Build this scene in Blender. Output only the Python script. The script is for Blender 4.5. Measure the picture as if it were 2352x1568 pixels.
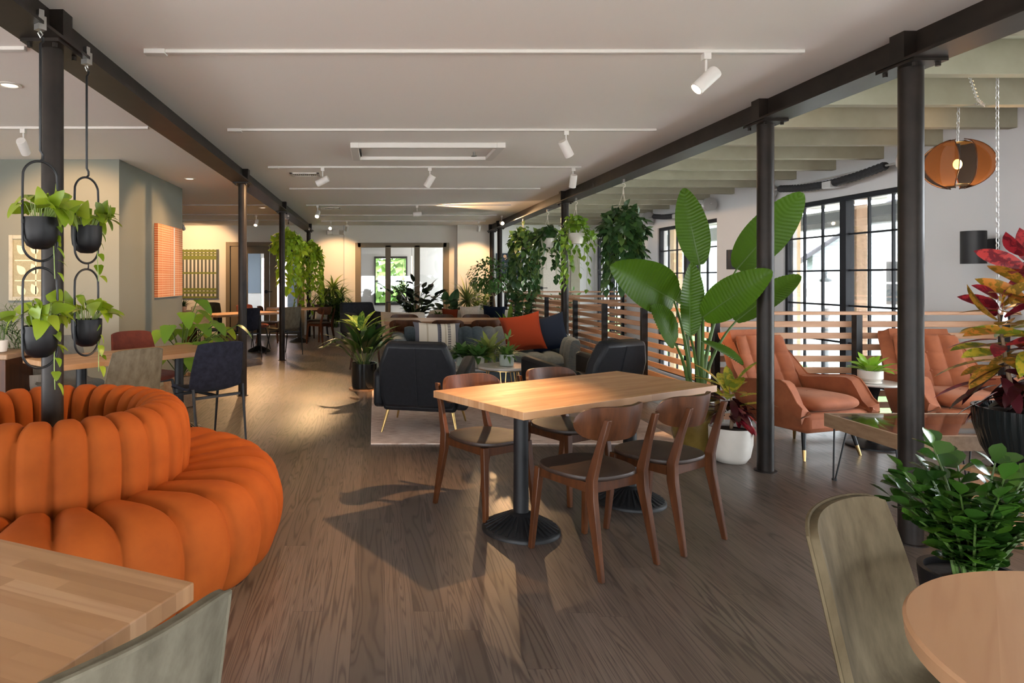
import bpy, bmesh, math, random
from math import sin, cos, pi, sqrt, atan2, radians as R
from mathutils import Vector as V, Matrix
for _o in list(bpy.data.objects): bpy.data.objects.remove(_o)
scene = bpy.context.scene
COL = scene.collection

# ------------------------------------------------------------------ camera, world, exposure
cam = bpy.data.objects.new('camera', bpy.data.cameras.new('camera')); COL.objects.link(cam)
cam.location = (0, 0, 1.40); cam.rotation_euler = (pi/2, 0, 0)
cam.data.sensor_width = 36; cam.data.lens = 1540/2352*36
cam.data.shift_x = 316/2352; cam.data.shift_y = -146/2352
cam.data.clip_start = 0.05; cam.data.clip_end = 300
scene.camera = cam
scene.view_settings.view_transform = 'Standard'; scene.view_settings.look = 'None'
scene.view_settings.gamma = 1; scene.view_settings.use_curve_mapping = False
scene.view_settings.exposure = 0.18
scene.cycles.use_denoising = True
scene.cycles.max_bounces = 7; scene.cycles.diffuse_bounces = 4; scene.cycles.glossy_bounces = 3
scene.cycles.transparent_max_bounces = 12; scene.cycles.caustics_reflective = False; scene.cycles.caustics_refractive = False
scene.cycles.sample_clamp_indirect = 6
W = bpy.data.worlds.new('overcast_sky'); scene.world = W; W.use_nodes = True
_bg = W.node_tree.nodes['Background']; _bg.inputs[0].default_value = (0.88, 0.94, 1.0, 1); _bg.inputs[1].default_value = 15
def portal(loc, sx, sy, rot):
    l = bpy.data.lights.new('window_portal', 'AREA'); l.shape = 'RECTANGLE'; l.size = sx; l.size_y = sy; l.cycles.is_portal = True
    o = bpy.data.objects.new('window_portal', l); o.location = loc; o.rotation_euler = rot; COL.objects.link(o)
WINS = [(-1.33, 1.10), (2.96, 5.39), (7.25, 9.68), (11.55, 13.97), (15.85, 17.80)]
for a, b in WINS: portal((6.05, (a+b)/2, 0.96), 2.9, b-a, (0, pi/2, 0))
BFILL = [(-6.8, -3.5), (-3.3, 0), (.2, 3.5)]; LFILL = [(-2.8, .3), (.5, 3.6)]  # unseen openings, added low in the back and left walls to light the ceiling
for p, q in BFILL: portal(((p+q)/2, -3.05, .78), q-p, 1.45, (pi/2, 0, 0))
for p, q in LFILL: portal((-7.05, (p+q)/2, .78), 1.45, q-p, (0, -pi/2, 0))
WARM = (1.0, 0.60, 0.29)

# ------------------------------------------------------------------ helpers
class MB:
    def __init__(s): s.v = []; s.f = []
    def add(s, vs, fs):
        k = len(s.v); s.v += [tuple(p) for p in vs]; s.f += [tuple(i+k for i in f) for f in fs]; return s
    def box(s, x0, x1, y0, y1, z0, z1, M=None):
        vs = [V((x, y, z)) for z in (z0, z1) for y in (y0, y1) for x in (x0, x1)]
        if M: vs = [M @ p for p in vs]
        return s.add(vs, [(0, 2, 3, 1), (4, 5, 7, 6), (0, 1, 5, 4), (2, 6, 7, 3), (0, 4, 6, 2), (1, 3, 7, 5)])
    def ring(s, rings, caps=True, closed=False):
        n = len(rings[0]); k = len(rings); vs = [p for r in rings for p in r]; fs = []
        for i in range(k if closed else k-1):
            a, b = i*n, ((i+1) % k)*n
            for j in range(n): fs.append((a+j, a+(j+1) % n, b+(j+1) % n, b+j))
        if caps and not closed: fs += [tuple(range(n-1, -1, -1)), tuple((k-1)*n+j for j in range(n))]
        return s.add(vs, fs)
    def cyl(s, p0, p1, r0, r1=None, n=12, ph=0.0):
        p0, p1 = V(p0), V(p1); r1 = r0 if r1 is None else r1; d = (p1-p0).normalized()
        a = d.orthogonal().normalized() if abs(d.z) < .95 else V((1, 0, 0)); a = (a - d*a.dot(d)).normalized(); b = d.cross(a)
        return s.ring([[p + (a*cos(2*pi*j/n+ph)+b*sin(2*pi*j/n+ph))*r for j in range(n)] for p, r in ((p0, r0), (p1, r1))])
    def bar(s, p0, p1, w0, d0, w1=None, d1=None, side=(1, 0, 0)):
        p0, p1 = V(p0), V(p1); w1 = w0 if w1 is None else w1; d1 = d0 if d1 is None else d1
        d = (p1-p0).normalized(); a = V(side); a = (a-d*a.dot(d)).normalized(); b = d.cross(a)
        return s.ring([[p+a*x*w/2+b*y*e/2 for x, y in ((-1, -1), (1, -1), (1, 1), (-1, 1))] for p, w, e in ((p0, w0, d0), (p1, w1, d1))])
    def tube(s, pts, r, n=6, closed=False):
        pts = [V(p) for p in pts]; rs = r if isinstance(r, (list, tuple)) else [r]*len(pts); rings = []; a = None; N = len(pts)
        for i, p in enumerate(pts):
            q0 = pts[(i-1) % N] if (closed or i) else p; q1 = pts[(i+1) % N] if (closed or i < N-1) else p
            d = (q1-q0).normalized()
            if a is None: a = d.orthogonal().normalized()
            a = (a-d*a.dot(d)); a = a.normalized() if a.length > 1e-6 else d.orthogonal().normalized()
            b = d.cross(a); rings.append([p+(a*cos(2*pi*j/n)+b*sin(2*pi*j/n))*rs[i] for j in range(n)])
        return s.ring(rings, True, closed)
    def lathe(s, prof, n=24, c=(0, 0, 0), caps=True, flute=None):
        c = V(c); rings = []
        for i, (r, z) in enumerate(prof):
            rings.append([c+V((cos(2*pi*j/n)*r*(flute(j, r, z) if flute else 1), sin(2*pi*j/n)*r*(flute(j, r, z) if flute else 1), z)) for j in range(n)])
        return s.ring(rings, caps)
    def prism(s, poly, z0, z1, M=None):
        n = len(poly); vs = [V((x, y, z)) for z in (z0, z1) for x, y in poly]
        if M: vs = [M @ p for p in vs]
        return s.add(vs, [tuple(range(n-1, -1, -1)), tuple(range(n, 2*n))]+[(j, (j+1) % n, n+(j+1) % n, n+j) for j in range(n)])
    def sheet(s, fn, nu, nv, th=0.0, cu=False):
        P = [[V(fn(i/(nu if cu else nu-1), j/(nv-1))) for i in range(nu)] for j in range(nv)]
        def nrm(j, i):
            i0, i1 = ((i-1) % nu, (i+1) % nu) if cu else (max(i-1, 0), min(i+1, nu-1)); j0, j1 = max(j-1, 0), min(j+1, nv-1)
            k = (P[j][i1]-P[j][i0]).cross(P[j1][i]-P[j0][i]); return k.normalized() if k.length > 1e-9 else V((0, 0, 1))
        vs = [p for r in P for p in r]; fs = []; m = nu if cu else nu-1
        for j in range(nv-1):
            for i in range(m): fs.append((j*nu+i, j*nu+(i+1) % nu, (j+1)*nu+(i+1) % nu, (j+1)*nu+i))
        if th:
            o = len(vs); vs += [P[j][i]-nrm(j, i)*th for j in range(nv) for i in range(nu)]
            fs += [tuple(o+k for k in reversed(f)) for f in fs[:]]
            for i in range(m):
                i2 = (i+1) % nu; fs.append((i2, i, o+i, o+i2)); b = (nv-1)*nu; fs.append((b+i, b+i2, o+b+i2, o+b+i))
            if not cu:
                for j in range(nv-1):
                    a, b = j*nu, (j+1)*nu; fs.append((a, b, o+b, o+a)); a += nu-1; b += nu-1; fs.append((b, a, o+a, o+b))
        return s.add(vs, fs)
    def ell(s, c, rx, ry, rz, nu=12, nv=8):
        c = V(c); return s.ring([[c+V((rx*sin(pi*(k+.02)/(nv-.96))*cos(2*pi*j/nu), ry*sin(pi*(k+.02)/(nv-.96))*sin(2*pi*j/nu), -rz*cos(pi*(k+.02)/(nv-.96)))) for j in range(nu)] for k in range(nv)])
    def leaf(s, p, d, n, L, w, bend=.25, fold=.2, seg=4, shape='ovate'):
        p = V(p); d = V(d).normalized(); n = V(n); n = n-d*n.dot(d)
        n = n.normalized() if n.length > 1e-5 else d.orthogonal().normalized(); sd = d.cross(n); vs = []; fs = []
        for i in range(seg+1):
            t = i/seg; q = p+d*L*(t-.25*abs(bend)*t*t)-n*bend*L*t*t
            ww = w/2*WID[shape](t)
            vs += [q-sd*ww+n*fold*ww, q, q+sd*ww+n*fold*ww]
        for i in range(seg):
            a = 3*i; fs += [(a, a+1, a+4, a+3), (a+1, a+2, a+5, a+4)]
        return s.add(vs, fs)
    def build(s, name, mat, parent=None, bev=0, smooth=50, loc=None, rz=0):
        me = bpy.data.meshes.new(name); me.from_pydata(s.v, [], s.f); me.update()
        if smooth:
            me.polygons.foreach_set('use_smooth', [True]*len(me.polygons))
            if smooth < 179: me.set_sharp_from_angle(angle=R(smooth))
        me.materials.append(mat)
        o = bpy.data.objects.new(name, me); COL.objects.link(o)
        if parent: o.parent = parent
        if loc: o.location = loc
        o.rotation_euler.z = rz
        if bev:
            m = o.modifiers.new('bevel', 'BEVEL'); m.width = bev; m.segments = 2; m.limit_method = 'ANGLE'; m.angle_limit = R(40)
        return o
WID = {'ovate': lambda t: max(.0, sin(pi*t**.75))**.9+.02*(1-t), 'lance': lambda t: sin(pi*min(1, t*.93+.07))**.7 if t < 1 else .02,
       'heart': lambda t: (1-t)**.62*min(1, (t+.06)*5)**.5*1.15+.01, 'strap': lambda t: min(1, .45+t*2.2)*(1-t**3)+.01,
       'obov': lambda t: sin(pi*t**1.35)**.8+.03 if t < 1 else .02, 'grass': lambda t: 1-t*.93}
def thing(name, label, cat, loc=(0, 0, 0), rz=0, group=None):
    o = bpy.data.objects.new(name, None); o.empty_display_size = .1; COL.objects.link(o)
    o.location = loc; o.rotation_euler = (0, 0, rz); tag(o, label, cat, group); return o
def tag(o, label, cat, group=None, kind=None):
    o['label'] = label; o['category'] = cat
    if group: o['group'] = group
    if kind: o['kind'] = kind
    return o
def struct(mb, name, mat, parent=None, **k):
    o = mb.build(name, mat, parent, **k)
    if not parent: o['kind'] = 'structure'
    return o
def dup(src, loc, rz, label, group=None):
    r = src.copy(); COL.objects.link(r); r.location = loc; r.rotation_euler = (0, 0, rz); r['label'] = label
    if group: r['group'] = group
    for ch in list(src.children):
        c = ch.copy(); COL.objects.link(c); c.parent = r
        for g in list(ch.children):
            d = g.copy(); COL.objects.link(d); d.parent = c
    return r
def face(dx, dy): return atan2(dy, dx)-pi/2          # things are modelled facing +Y

# ------------------------------------------------------------------ materials
def base(name, rough=.5, metal=0.0, **k):
    m = bpy.data.materials.new(name); m.use_nodes = True; nt = m.node_tree; b = nt.nodes['Principled BSDF']
    b.inputs['Roughness'].default_value = rough; b.inputs['Metallic'].default_value = metal
    for a, v in k.items(): b.inputs[a.replace('_', ' ')].default_value = v
    return m, nt, b
def nd(nt, t, **k):
    n = nt.nodes.new(t)
    for a, v in k.items(): setattr(n, a, v)
    return n
def math_(nt, op, a, b=None, c=None):
    n = nd(nt, 'ShaderNodeMath', operation=op)
    for i, x in enumerate((a, b, c)):
        if x is None: continue
        if isinstance(x, (int, float)): n.inputs[i].default_value = x
        else: nt.links.new(x, n.inputs[i])
    return n.outputs[0]
def ramp(nt, fac, stops, interp='LINEAR'):
    n = nd(nt, 'ShaderNodeValToRGB'); e = n.color_ramp.elements; n.color_ramp.interpolation = interp
    while len(e) < len(stops): e.new(.5)
    for x, (p, c) in zip(e, stops): x.position = p; x.color = (*c, 1)
    nt.links.new(fac, n.inputs[0]); return n.outputs[0]
def mixc(nt, fac, a, b, mode='MIX'):
    n = nd(nt, 'ShaderNodeMix', data_type='RGBA', blend_type=mode)
    for i, x in ((0, fac), (6, a), (7, b)):
        if isinstance(x, (int, float)): n.inputs[i].default_value = x
        elif isinstance(x, tuple): n.inputs[i].default_value = (*x, 1)
        else: nt.links.new(x, n.inputs[i])
    return n.outputs[2]
def coords(nt, scale=(1, 1, 1), kind='Object'):
    t = nd(nt, 'ShaderNodeTexCoord'); m = nd(nt, 'ShaderNodeMapping'); m.inputs['Scale'].default_value = scale
    nt.links.new(t.outputs[kind], m.inputs[0]); return m.outputs[0]
def noise(nt, vec, scale, detail=3, rough=.5, dist=0):
    n = nd(nt, 'ShaderNodeTexNoise'); n.inputs['Scale'].default_value = scale; n.inputs['Detail'].default_value = detail
    n.inputs['Roughness'].default_value = rough; n.inputs['Distortion'].default_value = dist; nt.links.new(vec, n.inputs['Vector']); return n.outputs[0]
def bump(nt, b, h, strength=.2, dist=.01):
    n = nd(nt, 'ShaderNodeBump'); n.inputs['Strength'].default_value = strength; n.inputs['Distance'].default_value = dist
    nt.links.new(h, n.inputs['Height']); nt.links.new(n.outputs[0], b.inputs['Normal'])
def plain(name, c, rough=.5, metal=0.0, **k):
    m, nt, b = base(name, rough, metal, **k); b.inputs['Base Color'].default_value = (*c, 1); return m
def nmat(name, c1, c2, scale=8, rough=.6, stretch=(1, 1, 1), metal=0.0, bmp=0, detail=4, lo=.3, hi=.7, **k):
    m, nt, b = base(name, rough, metal, **k); f = noise(nt, coords(nt, stretch), scale, detail, .6)
    nt.links.new(ramp(nt, f, [(lo, c1), (hi, c2)]), b.inputs['Base Color'])
    if bmp: bump(nt, b, f, bmp, .004)
    return m
def leafmat(name, cols, rough=.4, trans=0.15, patch=None, spec=.4):
    m, nt, b = base(name, rough); b.inputs['Specular IOR Level'].default_value = spec; g = nd(nt, 'ShaderNodeNewGeometry')
    st = [(i/(len(cols)-1), c) for i, c in enumerate(cols)]; c = ramp(nt, g.outputs['Random Per Island'], st)
    if patch:
        f = noise(nt, coords(nt), patch[1], 3, .6, .4); c = mixc(nt, ramp(nt, f, [(.46, (0, 0, 0)), (.54, (1, 1, 1))]), c, patch[0])
    nt.links.new(c, b.inputs['Base Color'])
    if trans:
        t = nd(nt, 'ShaderNodeBsdfTranslucent'); mx = nd(nt, 'ShaderNodeMixShader'); mx.inputs[0].default_value = trans
        nt.links.new(mixc(nt, 1.0, c, (1.0, 1.0, .55), 'MULTIPLY'), t.inputs[0]); out = nt.nodes['Material Output']
        nt.links.new(b.outputs[0], mx.inputs[1]); nt.links.new(t.outputs[0], mx.inputs[2]); nt.links.new(mx.outputs[0], out.inputs[0])
    return m
def planks(name, cols, pw, pl, along, rough, grain, gscale, gap=0.0, ring=40, gcol=None, gz=1.0, spec=.5, pw_=2.2, vary=False, coat=0):
    """boards running along local axis `along`; per-board tone, oak-like contour grain"""
    m, nt, b = base(name, rough); b.inputs['Specular IOR Level'].default_value = spec; b.inputs['Coat Weight'].default_value = coat; b.inputs['Coat Roughness'].default_value = .2
    t = nd(nt, 'ShaderNodeTexCoord'); sp = nd(nt, 'ShaderNodeSeparateXYZ'); nt.links.new(t.outputs['Object'], sp.inputs[0])
    l, w = (sp.outputs[0], sp.outputs[1]) if along == 'x' else (sp.outputs[1], sp.outputs[0])
    wi = math_(nt, 'DIVIDE', math_(nt, 'ADD', w, 50.0), pw); row = math_(nt, 'FLOOR', wi)
    wn = nd(nt, 'ShaderNodeTexWhiteNoise', noise_dimensions='1D'); nt.links.new(row, wn.inputs['W'])
    li = math_(nt, 'DIVIDE', math_(nt, 'ADD', math_(nt, 'ADD', l, 60.0), math_(nt, 'MULTIPLY', wn.outputs[0], pl*3.7)), pl); cell = math_(nt, 'FLOOR', li)
    cb = nd(nt, 'ShaderNodeCombineXYZ'); nt.links.new(row, cb.inputs[0]); nt.links.new(cell, cb.inputs[1])
    w2 = nd(nt, 'ShaderNodeTexWhiteNoise', noise_dimensions='2D'); nt.links.new(cb.outputs[0], w2.inputs['Vector'])
    st = [(i/(len(cols)-1), c) for i, c in enumerate(cols)]; c = ramp(nt, w2.outputs[0], st)
    gv = nd(nt, 'ShaderNodeCombineXYZ'); nt.links.new(math_(nt, 'MULTIPLY', l, gscale), gv.inputs[0])
    nt.links.new(math_(nt, 'MULTIPLY', w, math_(nt, 'MULTIPLY_ADD', math_(nt, 'POWER', w2.outputs[0], 2.0), gscale*46, gscale*11) if vary else gscale*14), gv.inputs[1]); nt.links.new(math_(nt, 'MULTIPLY', w2.outputs[0], 37.0), gv.inputs[2])
    n1 = noise(nt, gv.outputs[0], 1.0, 2.2 if vary else 1.5, .45, .35)
    rg = math_(nt, 'SINE', math_(nt, 'MULTIPLY', n1, ring)); rg = math_(nt, 'MULTIPLY_ADD', rg, .5, .5)
    rg = math_(nt, 'POWER', rg, pw_)
    fv = nd(nt, 'ShaderNodeCombineXYZ'); nt.links.new(math_(nt, 'MULTIPLY', l, 9.0), fv.inputs[0]); nt.links.new(math_(nt, 'MULTIPLY', w, 260.0), fv.inputs[1])
    fine = noise(nt, fv.outputs[0], 1.0, 2, .5)
    k = math_(nt, 'ADD', math_(nt, 'MULTIPLY', rg, grain), math_(nt, 'MULTIPLY', fine, grain*.5))
    c = mixc(nt, k, c, gcol or tuple(x*.35 for x in cols[0]))
    if gap:
        fr = math_(nt, 'FRACT', wi); e = math_(nt, 'MINIMUM', fr, math_(nt, 'SUBTRACT', 1.0, fr)); fl = math_(nt, 'FRACT', li)
        e2 = math_(nt, 'MULTIPLY', math_(nt, 'MINIMUM', fl, math_(nt, 'SUBTRACT', 1.0, fl)), pl/pw)
        gp = math_(nt, 'LESS_THAN', math_(nt, 'MINIMUM', e, e2), gap); c = mixc(nt, math_(nt, 'MULTIPLY', gp, .5), c, (.03, .022, .018))
    nt.links.new(c, b.inputs['Base Color'])
    nt.links.new(math_(nt, 'MULTIPLY_ADD', k, .08, rough), b.inputs['Roughness']); bump(nt, b, k, .12, .002)
    return m
def emis(name, c, s):
    m, nt, b = base(name, .5); b.inputs['Base Color'].default_value = (*c, 1); b.inputs['Emission Color'].default_value = (*c, 1); b.inputs['Emission Strength'].default_value = s; return m
def glass(name, refl=.10, tint=(1, 1, 1)):
    m = bpy.data.materials.new(name); m.use_nodes = True; nt = m.node_tree; nt.nodes.clear(); out = nd(nt, 'ShaderNodeOutputMaterial')
    t = nd(nt, 'ShaderNodeBsdfTransparent'); t.inputs[0].default_value = (*tint, 1); g = nd(nt, 'ShaderNodeBsdfGlossy'); g.inputs['Roughness'].default_value = .02
    fr = nd(nt, 'ShaderNodeLayerWeight'); fr.inputs[0].default_value = .35; mx = nd(nt, 'ShaderNodeMixShader')
    nt.links.new(math_(nt, 'MULTIPLY_ADD', fr.outputs[0], .6, refl*.3), mx.inputs[0]); nt.links.new(t.outputs[0], mx.inputs[1]); nt.links.new(g.outputs[0], mx.inputs[2]); nt.links.new(mx.outputs[0], out.inputs[0]); return m

M = dict(
    floor=planks('oak_floor', [(.090, .066, .051), (.150, .112, .088), (.120, .088, .069), (.176, .134, .107)], .127, 1.7, 'y', .36, .60, .62, .012, 85, (.040, .029, .023), spec=.45, pw_=3.2, vary=True, coat=.22),
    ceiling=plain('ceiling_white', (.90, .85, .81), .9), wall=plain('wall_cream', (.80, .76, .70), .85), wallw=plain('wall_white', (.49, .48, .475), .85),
    sage=plain('wall_sage', (.185, .19, .16), .8), joist=nmat('joist_sage', (.28, .262, .19), (.33, .31, .23), 4, .75, (1, 8, 1)), deck=plain('deck_sage', (.47, .46, .36), .8),
    steel=nmat('blackened_steel', (.010, .0078, .0065), (.026, .019, .015), 5, .42, (1, 1, 1), .05, 0, Specular_IOR_Level=.18), black=plain('black_metal', (.012, .012, .013), .45, .3),
    castiron=plain('cast_iron', (.009, .009, .010), .55, .2), taupe=plain('taupe_paint', (.20, .155, .10), .55), white=plain('white_enamel', (.74, .70, .66), .45),
    chrome=plain('zinc', (.30, .29, .27), .35, .9), brass=plain('brass', (.62, .42, .17), .28, 1.0),
    butcher=planks('butcher_block', [(.375, .198, .090), (.455, .255, .125), (.325, .162, .069), (.49, .292, .158)], .043, .62, 'x', .42, .30, 1.1, 0, 26, (.30, .14, .06)),
    butcherend=planks('beech_top', [(.45, .26, .145), (.54, .34, .21), (.48, .29, .165), (.385, .21, .11)], .13, 3.0, 'x', .36, .35, .9, 0, 30, (.34, .16, .08)),
    walnut=nmat('walnut_stain', (.040, .0125, .004), (.098, .032, .010), 3, .42, (9, 9, .9), 0, 0, 5, Specular_IOR_Level=.3), walnutseat=nmat('walnut_seat', (.022, .012, .008), (.044, .024, .016), 2.5, .5, (1, 9, 1), 0, 0, 5),
    cedar=nmat('cedar_slat', (.50, .25, .13), (.62, .36, .22), 2.5, .5, (1, 1, 9), 0, 0, 5), pine=nmat('weathered_pine', (.23, .13, .07), (.36, .23, .135), 3, .55, (8, 2, 8)),
    velvet=nmat('orange_velvet', (.235, .049, .007), (.295, .066, .009), 5, .8, bmp=0, Specular_IOR_Level=.12),
    rustv=nmat('terracotta_velvet', (.255, .066, .022), (.355, .10, .035), 9, .82, bmp=.05, Sheen_Weight=.15, Sheen_Roughness=.45, Sheen_Tint=(1, .7, .5, 1)),
    olive=nmat('olive_grey_velvet', (.060, .044, .024), (.120, .094, .056), 16, .9, (1, 1, .35), bmp=.15, detail=6, Specular_IOR_Level=.1), beige=nmat('beige_grey_velvet', (.096, .083, .058), (.165, .145, .105), 20, .9, (1, 1, .5), bmp=.15, detail=6, Specular_IOR_Level=.1),
    navyv=nmat('navy_velvet', (.006, .007, .014), (.018, .020, .034), 22, .9, bmp=.15, detail=6, Sheen_Weight=.04, Specular_IOR_Level=.2), rustf=nmat('rust_velvet', (.12, .018, .006), (.18, .030, .010), 14, .9, Sheen_Weight=.05), greyv=nmat('grey_velvet', (.14, .13, .105), (.20, .185, .155), 14, .9, Sheen_Weight=.05),
    leather=nmat('black_leather', (.008, .009, .011), (.013, .014, .017), 30, .48, bmp=.06, Specular_IOR_Level=.25), teal=nmat('slate_teal_fabric', (.050, .072, .090), (.074, .104, .124), 30, .9, Sheen_Weight=.08),
    marble=nmat('white_marble', (.62, .58, .53), (.78, .75, .70), 3, .18, detail=7), rugm=None, cream=nmat('cream_boucle', (.58, .52, .45), (.72, .66, .59), 30, .95), tan=nmat('burnt_orange_fabric', (.42, .13, .05), (.52, .18, .07), 20, .85), dnavy=nmat('dark_navy_fabric', (.012, .016, .026), (.025, .03, .045), 20, .85),
    soil=nmat('potting_soil', (.02, .013, .009), (.06, .04, .028), 40, .95, bmp=.4), blackpot=plain('matte_black_pot', (.006, .0055, .006), .45, Specular_IOR_Level=.25), glazed=plain('black_glaze', (.010, .012, .012), .14), whitepot=nmat('white_ceramic', (.68, .63, .56), (.76, .71, .64), 8, .4), greypot=nmat('grey_ribbed_ceramic', (.36, .33, .28), (.50, .46, .40), 3, .7, (30, 30, 1)), goldpot=nmat('gold_glaze', (.10, .062, .012), (.24, .16, .04), 4, .22), bluepot=plain('blue_glaze', (.02, .05, .08), .3), peachpot=plain('peach_ceramic', (.62, .45, .36), .5), dotpot=plain('pale_green_glaze', (.40, .45, .40), .35), cream_plastic=plain('cream_plastic', (.78, .72, .62), .45),
    stem=plain('green_stem', (.065, .12, .022), .5), bark=nmat('bark', (.16, .10, .06), (.27, .18, .11), 12, .9, (1, 1, .3)), vine=plain('vine', (.20, .28, .06), .5),
    pothos=leafmat('pothos_leaf', [(.10, .17, .008), (.20, .28, .012), (.13, .21, .010), (.28, .34, .02)], .35, .2), pothosd=leafmat('lime_pothos_leaf', [(.20, .34, .02), (.36, .52, .03), (.26, .42, .025), (.46, .60, .05)], .35, .22), swiss=leafmat('vine_leaf_dark', [(.022, .060, .018), (.045, .11, .028), (.030, .08, .03), (.11, .20, .045)], .35, .15), monst=leafmat('monstera_leaf', [(.10, .22, .02), (.20, .36, .035), (.14, .27, .025), (.30, .44, .05)], .3, .2),
    banana=leafmat('paradise_leaf', [(.026, .072, .004), (.055, .120, .007), (.036, .090, .005)], .40, .18, spec=.25), zz=leafmat('zz_leaf', [(.015, .05, .008), (.04, .11, .012), (.02, .065, .010), (.085, .20, .018)], .22, .08, spec=.6), aspi=leafmat('strap_leaf_dark', [(.012, .035, .010), (.03, .07, .015), (.018, .05, .012)], .35, .1), drac=leafmat('dracaena_leaf', [(.08, .15, .02), (.20, .27, .05), (.13, .20, .03)], .4, .15), dief=leafmat('dieffenbachia_leaf', [(.16, .25, .04), (.28, .36, .09)], .4, .2, ((.05, .12, .02), 22)), rubber=leafmat('rubber_leaf', [(.012, .02, .012), (.025, .035, .02)], .25, .05), ficus=leafmat('ficus_leaf', [(.04, .11, .025), (.10, .21, .05), (.06, .15, .035)], .35, .15), fern=leafmat('fern_leaf', [(.05, .12, .02), (.11, .21, .035)], .5, .15), varieg=leafmat('variegated_leaf', [(.28, .31, .08), (.16, .23, .05), (.40, .42, .15)], .45, .15), grassp=leafmat('copper_grass', [(.22, .08, .03), (.32, .14, .05), (.12, .05, .03)], .6, .1), small=leafmat('nest_fern_leaf', [(.20, .40, .03), (.32, .52, .05)], .3, .2), eph=leafmat('elephant_ear_leaf', [(.03, .08, .03), (.06, .12, .045)], .4, .1),
    croty=leafmat('croton_yellow', [(.55, .42, .04), (.42, .34, .03), (.50, .22, .03)], .3, .12, ((.16, .20, .02), 26)), croto=leafmat('croton_orange', [(.50, .16, .03), (.55, .30, .04), (.45, .08, .03)], .3, .12, ((.20, .12, .012), 24)), crotr=leafmat('croton_red', [(.30, .015, .03), (.42, .04, .04), (.20, .012, .03)], .28, .12, ((.13, .010, .018), 20)), crotd=leafmat('croton_dark', [(.03, .006, .008), (.07, .010, .014), (.05, .03, .01)], .25, .05),
    glass=glass('window_glass', .12), glasst=glass('table_glass', .35), frame=plain('black_window_frame', (.010, .011, .014), .6, Specular_IOR_Level=.2), baywall=plain('wall_bay_pale', (.78, .79, .79), .85), trackw=plain('track_enamel', (.60, .56, .52), .5), downon=emis('downlight_lens', (1.0, .85, .65), 1.6), lampon=emis('spot_lens', (1.0, .80, .55), 18), bulb=emis('warm_bulb', (1.0, .50, .16), 40), smoke=None,
    siding=None, roof=nmat('shingle', (.055, .052, .062), (.085, .08, .092), 20, .9), conc=plain('concrete', (.84, .79, .74), .9), grass=nmat('lawn', (.10, .22, .06), (.18, .32, .09), 3, .95), timber=nmat('porch_timber', (.42, .28, .15), (.55, .40, .24), 4, .7, (9, 9, 1)), timberd=nmat('brown_timber', (.20, .12, .07), (.29, .18, .11), 4, .7, (9, 9, 1)), greybeam=plain('grey_beam', (.10, .11, .115), .7), globe=plain('milk_glass', (.86, .88, .86), .35), tree=leafmat('tree_leaf', [(.10, .22, .05), (.25, .38, .10), (.16, .30, .07)], .6, .2),
    orangep=None, canvas=plain('canvas_white', (.66, .65, .63), .8), sprout=plain('paint_green', (.17, .20, .045), .8), charc=plain('paint_charcoal', (.085, .095, .085), .8), printbg=nmat('print_tan', (.27, .25, .15), (.35, .32, .21), 60, .8), printlf=plain('print_leaf', (.82, .74, .50), .8), framew=nmat('washed_frame', (.36, .34, .26), (.45, .42, .33), 14, .6), darkwood=plain('dark_cabinet', (.022, .024, .027), .6), dpaint=plain('painting_navy', (.018, .035, .06), .7), dot=plain('painting_peach', (.65, .38, .22), .7), duct=nmat('rubber_coil', (.008, .008, .009), (.022, .022, .024), 40, .8), silver=plain('galvanised', (.48, .47, .46), .38, .6), blue=plain('navy_pillow', (.006, .013, .032), .9, Specular_IOR_Level=.15), rust=plain('rust_pillow', (.15, .022, .007), .9, Specular_IOR_Level=.2), slate=plain('blue_grey_paint', (.12, .15, .19), .7), brick=plain('pink_siding', (.55, .38, .38), .8),
)
def _rug():
    m, nt, b = base('woven_rug', .95); c = coords(nt, (1, 6, 1)); f = noise(nt, c, 9, 6, .7); f2 = noise(nt, coords(nt), 2.2, 3, .6)
    k = math_(nt, 'ADD', math_(nt, 'MULTIPLY', f, .7), math_(nt, 'MULTIPLY', f2, .3))
    nt.links.new(ramp(nt, k, [(.38, (.40, .26, .20)), (.50, (.68, .53, .45)), (.62, (.80, .66, .58))]), b.inputs['Base Color']); return m
def _siding():
    m, nt, b = base('white_siding', .7); sp = nd(nt, 'ShaderNodeSeparateXYZ'); nt.links.new(coords(nt), sp.inputs[0])
    f = math_(nt, 'FRACT', math_(nt, 'MULTIPLY', sp.outputs[2], 6.5)); nt.links.new(ramp(nt, f, [(.0, (.04, .045, .05)), (.12, (.40, .45, .48)), (1, (.46, .50, .53))]), b.inputs['Base Color']); return m  # shadow under each board lap is painted in as a dark line
def _woven():
    m, nt, b = base('orange_weave', .85); sp = nd(nt, 'ShaderNodeSeparateXYZ'); nt.links.new(coords(nt), sp.inputs[0])
    h = noise(nt, coords(nt, (0, .6, 60)), 1, 2); v = noise(nt, coords(nt, (0, 25, .2)), 1, 2)
    fz = math_(nt, 'FRACT', math_(nt, 'MULTIPLY', sp.outputs[2], 34)); fy = math_(nt, 'FRACT', math_(nt, 'MULTIPLY', sp.outputs[1], 26))
    g = math_(nt, 'MULTIPLY', math_(nt, 'GREATER_THAN', fz, .35), math_(nt, 'GREATER_THAN', fy, .3))
    k = math_(nt, 'ADD', math_(nt, 'MULTIPLY', g, .35), math_(nt, 'MULTIPLY', math_(nt, 'ADD', h, v), .33))
    nt.links.new(ramp(nt, k, [(.3, (.78, .52, .33)), (.5, (.66, .24, .075)), (.75, (.56, .12, .03))]), b.inputs['Base Color']); return m
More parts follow.
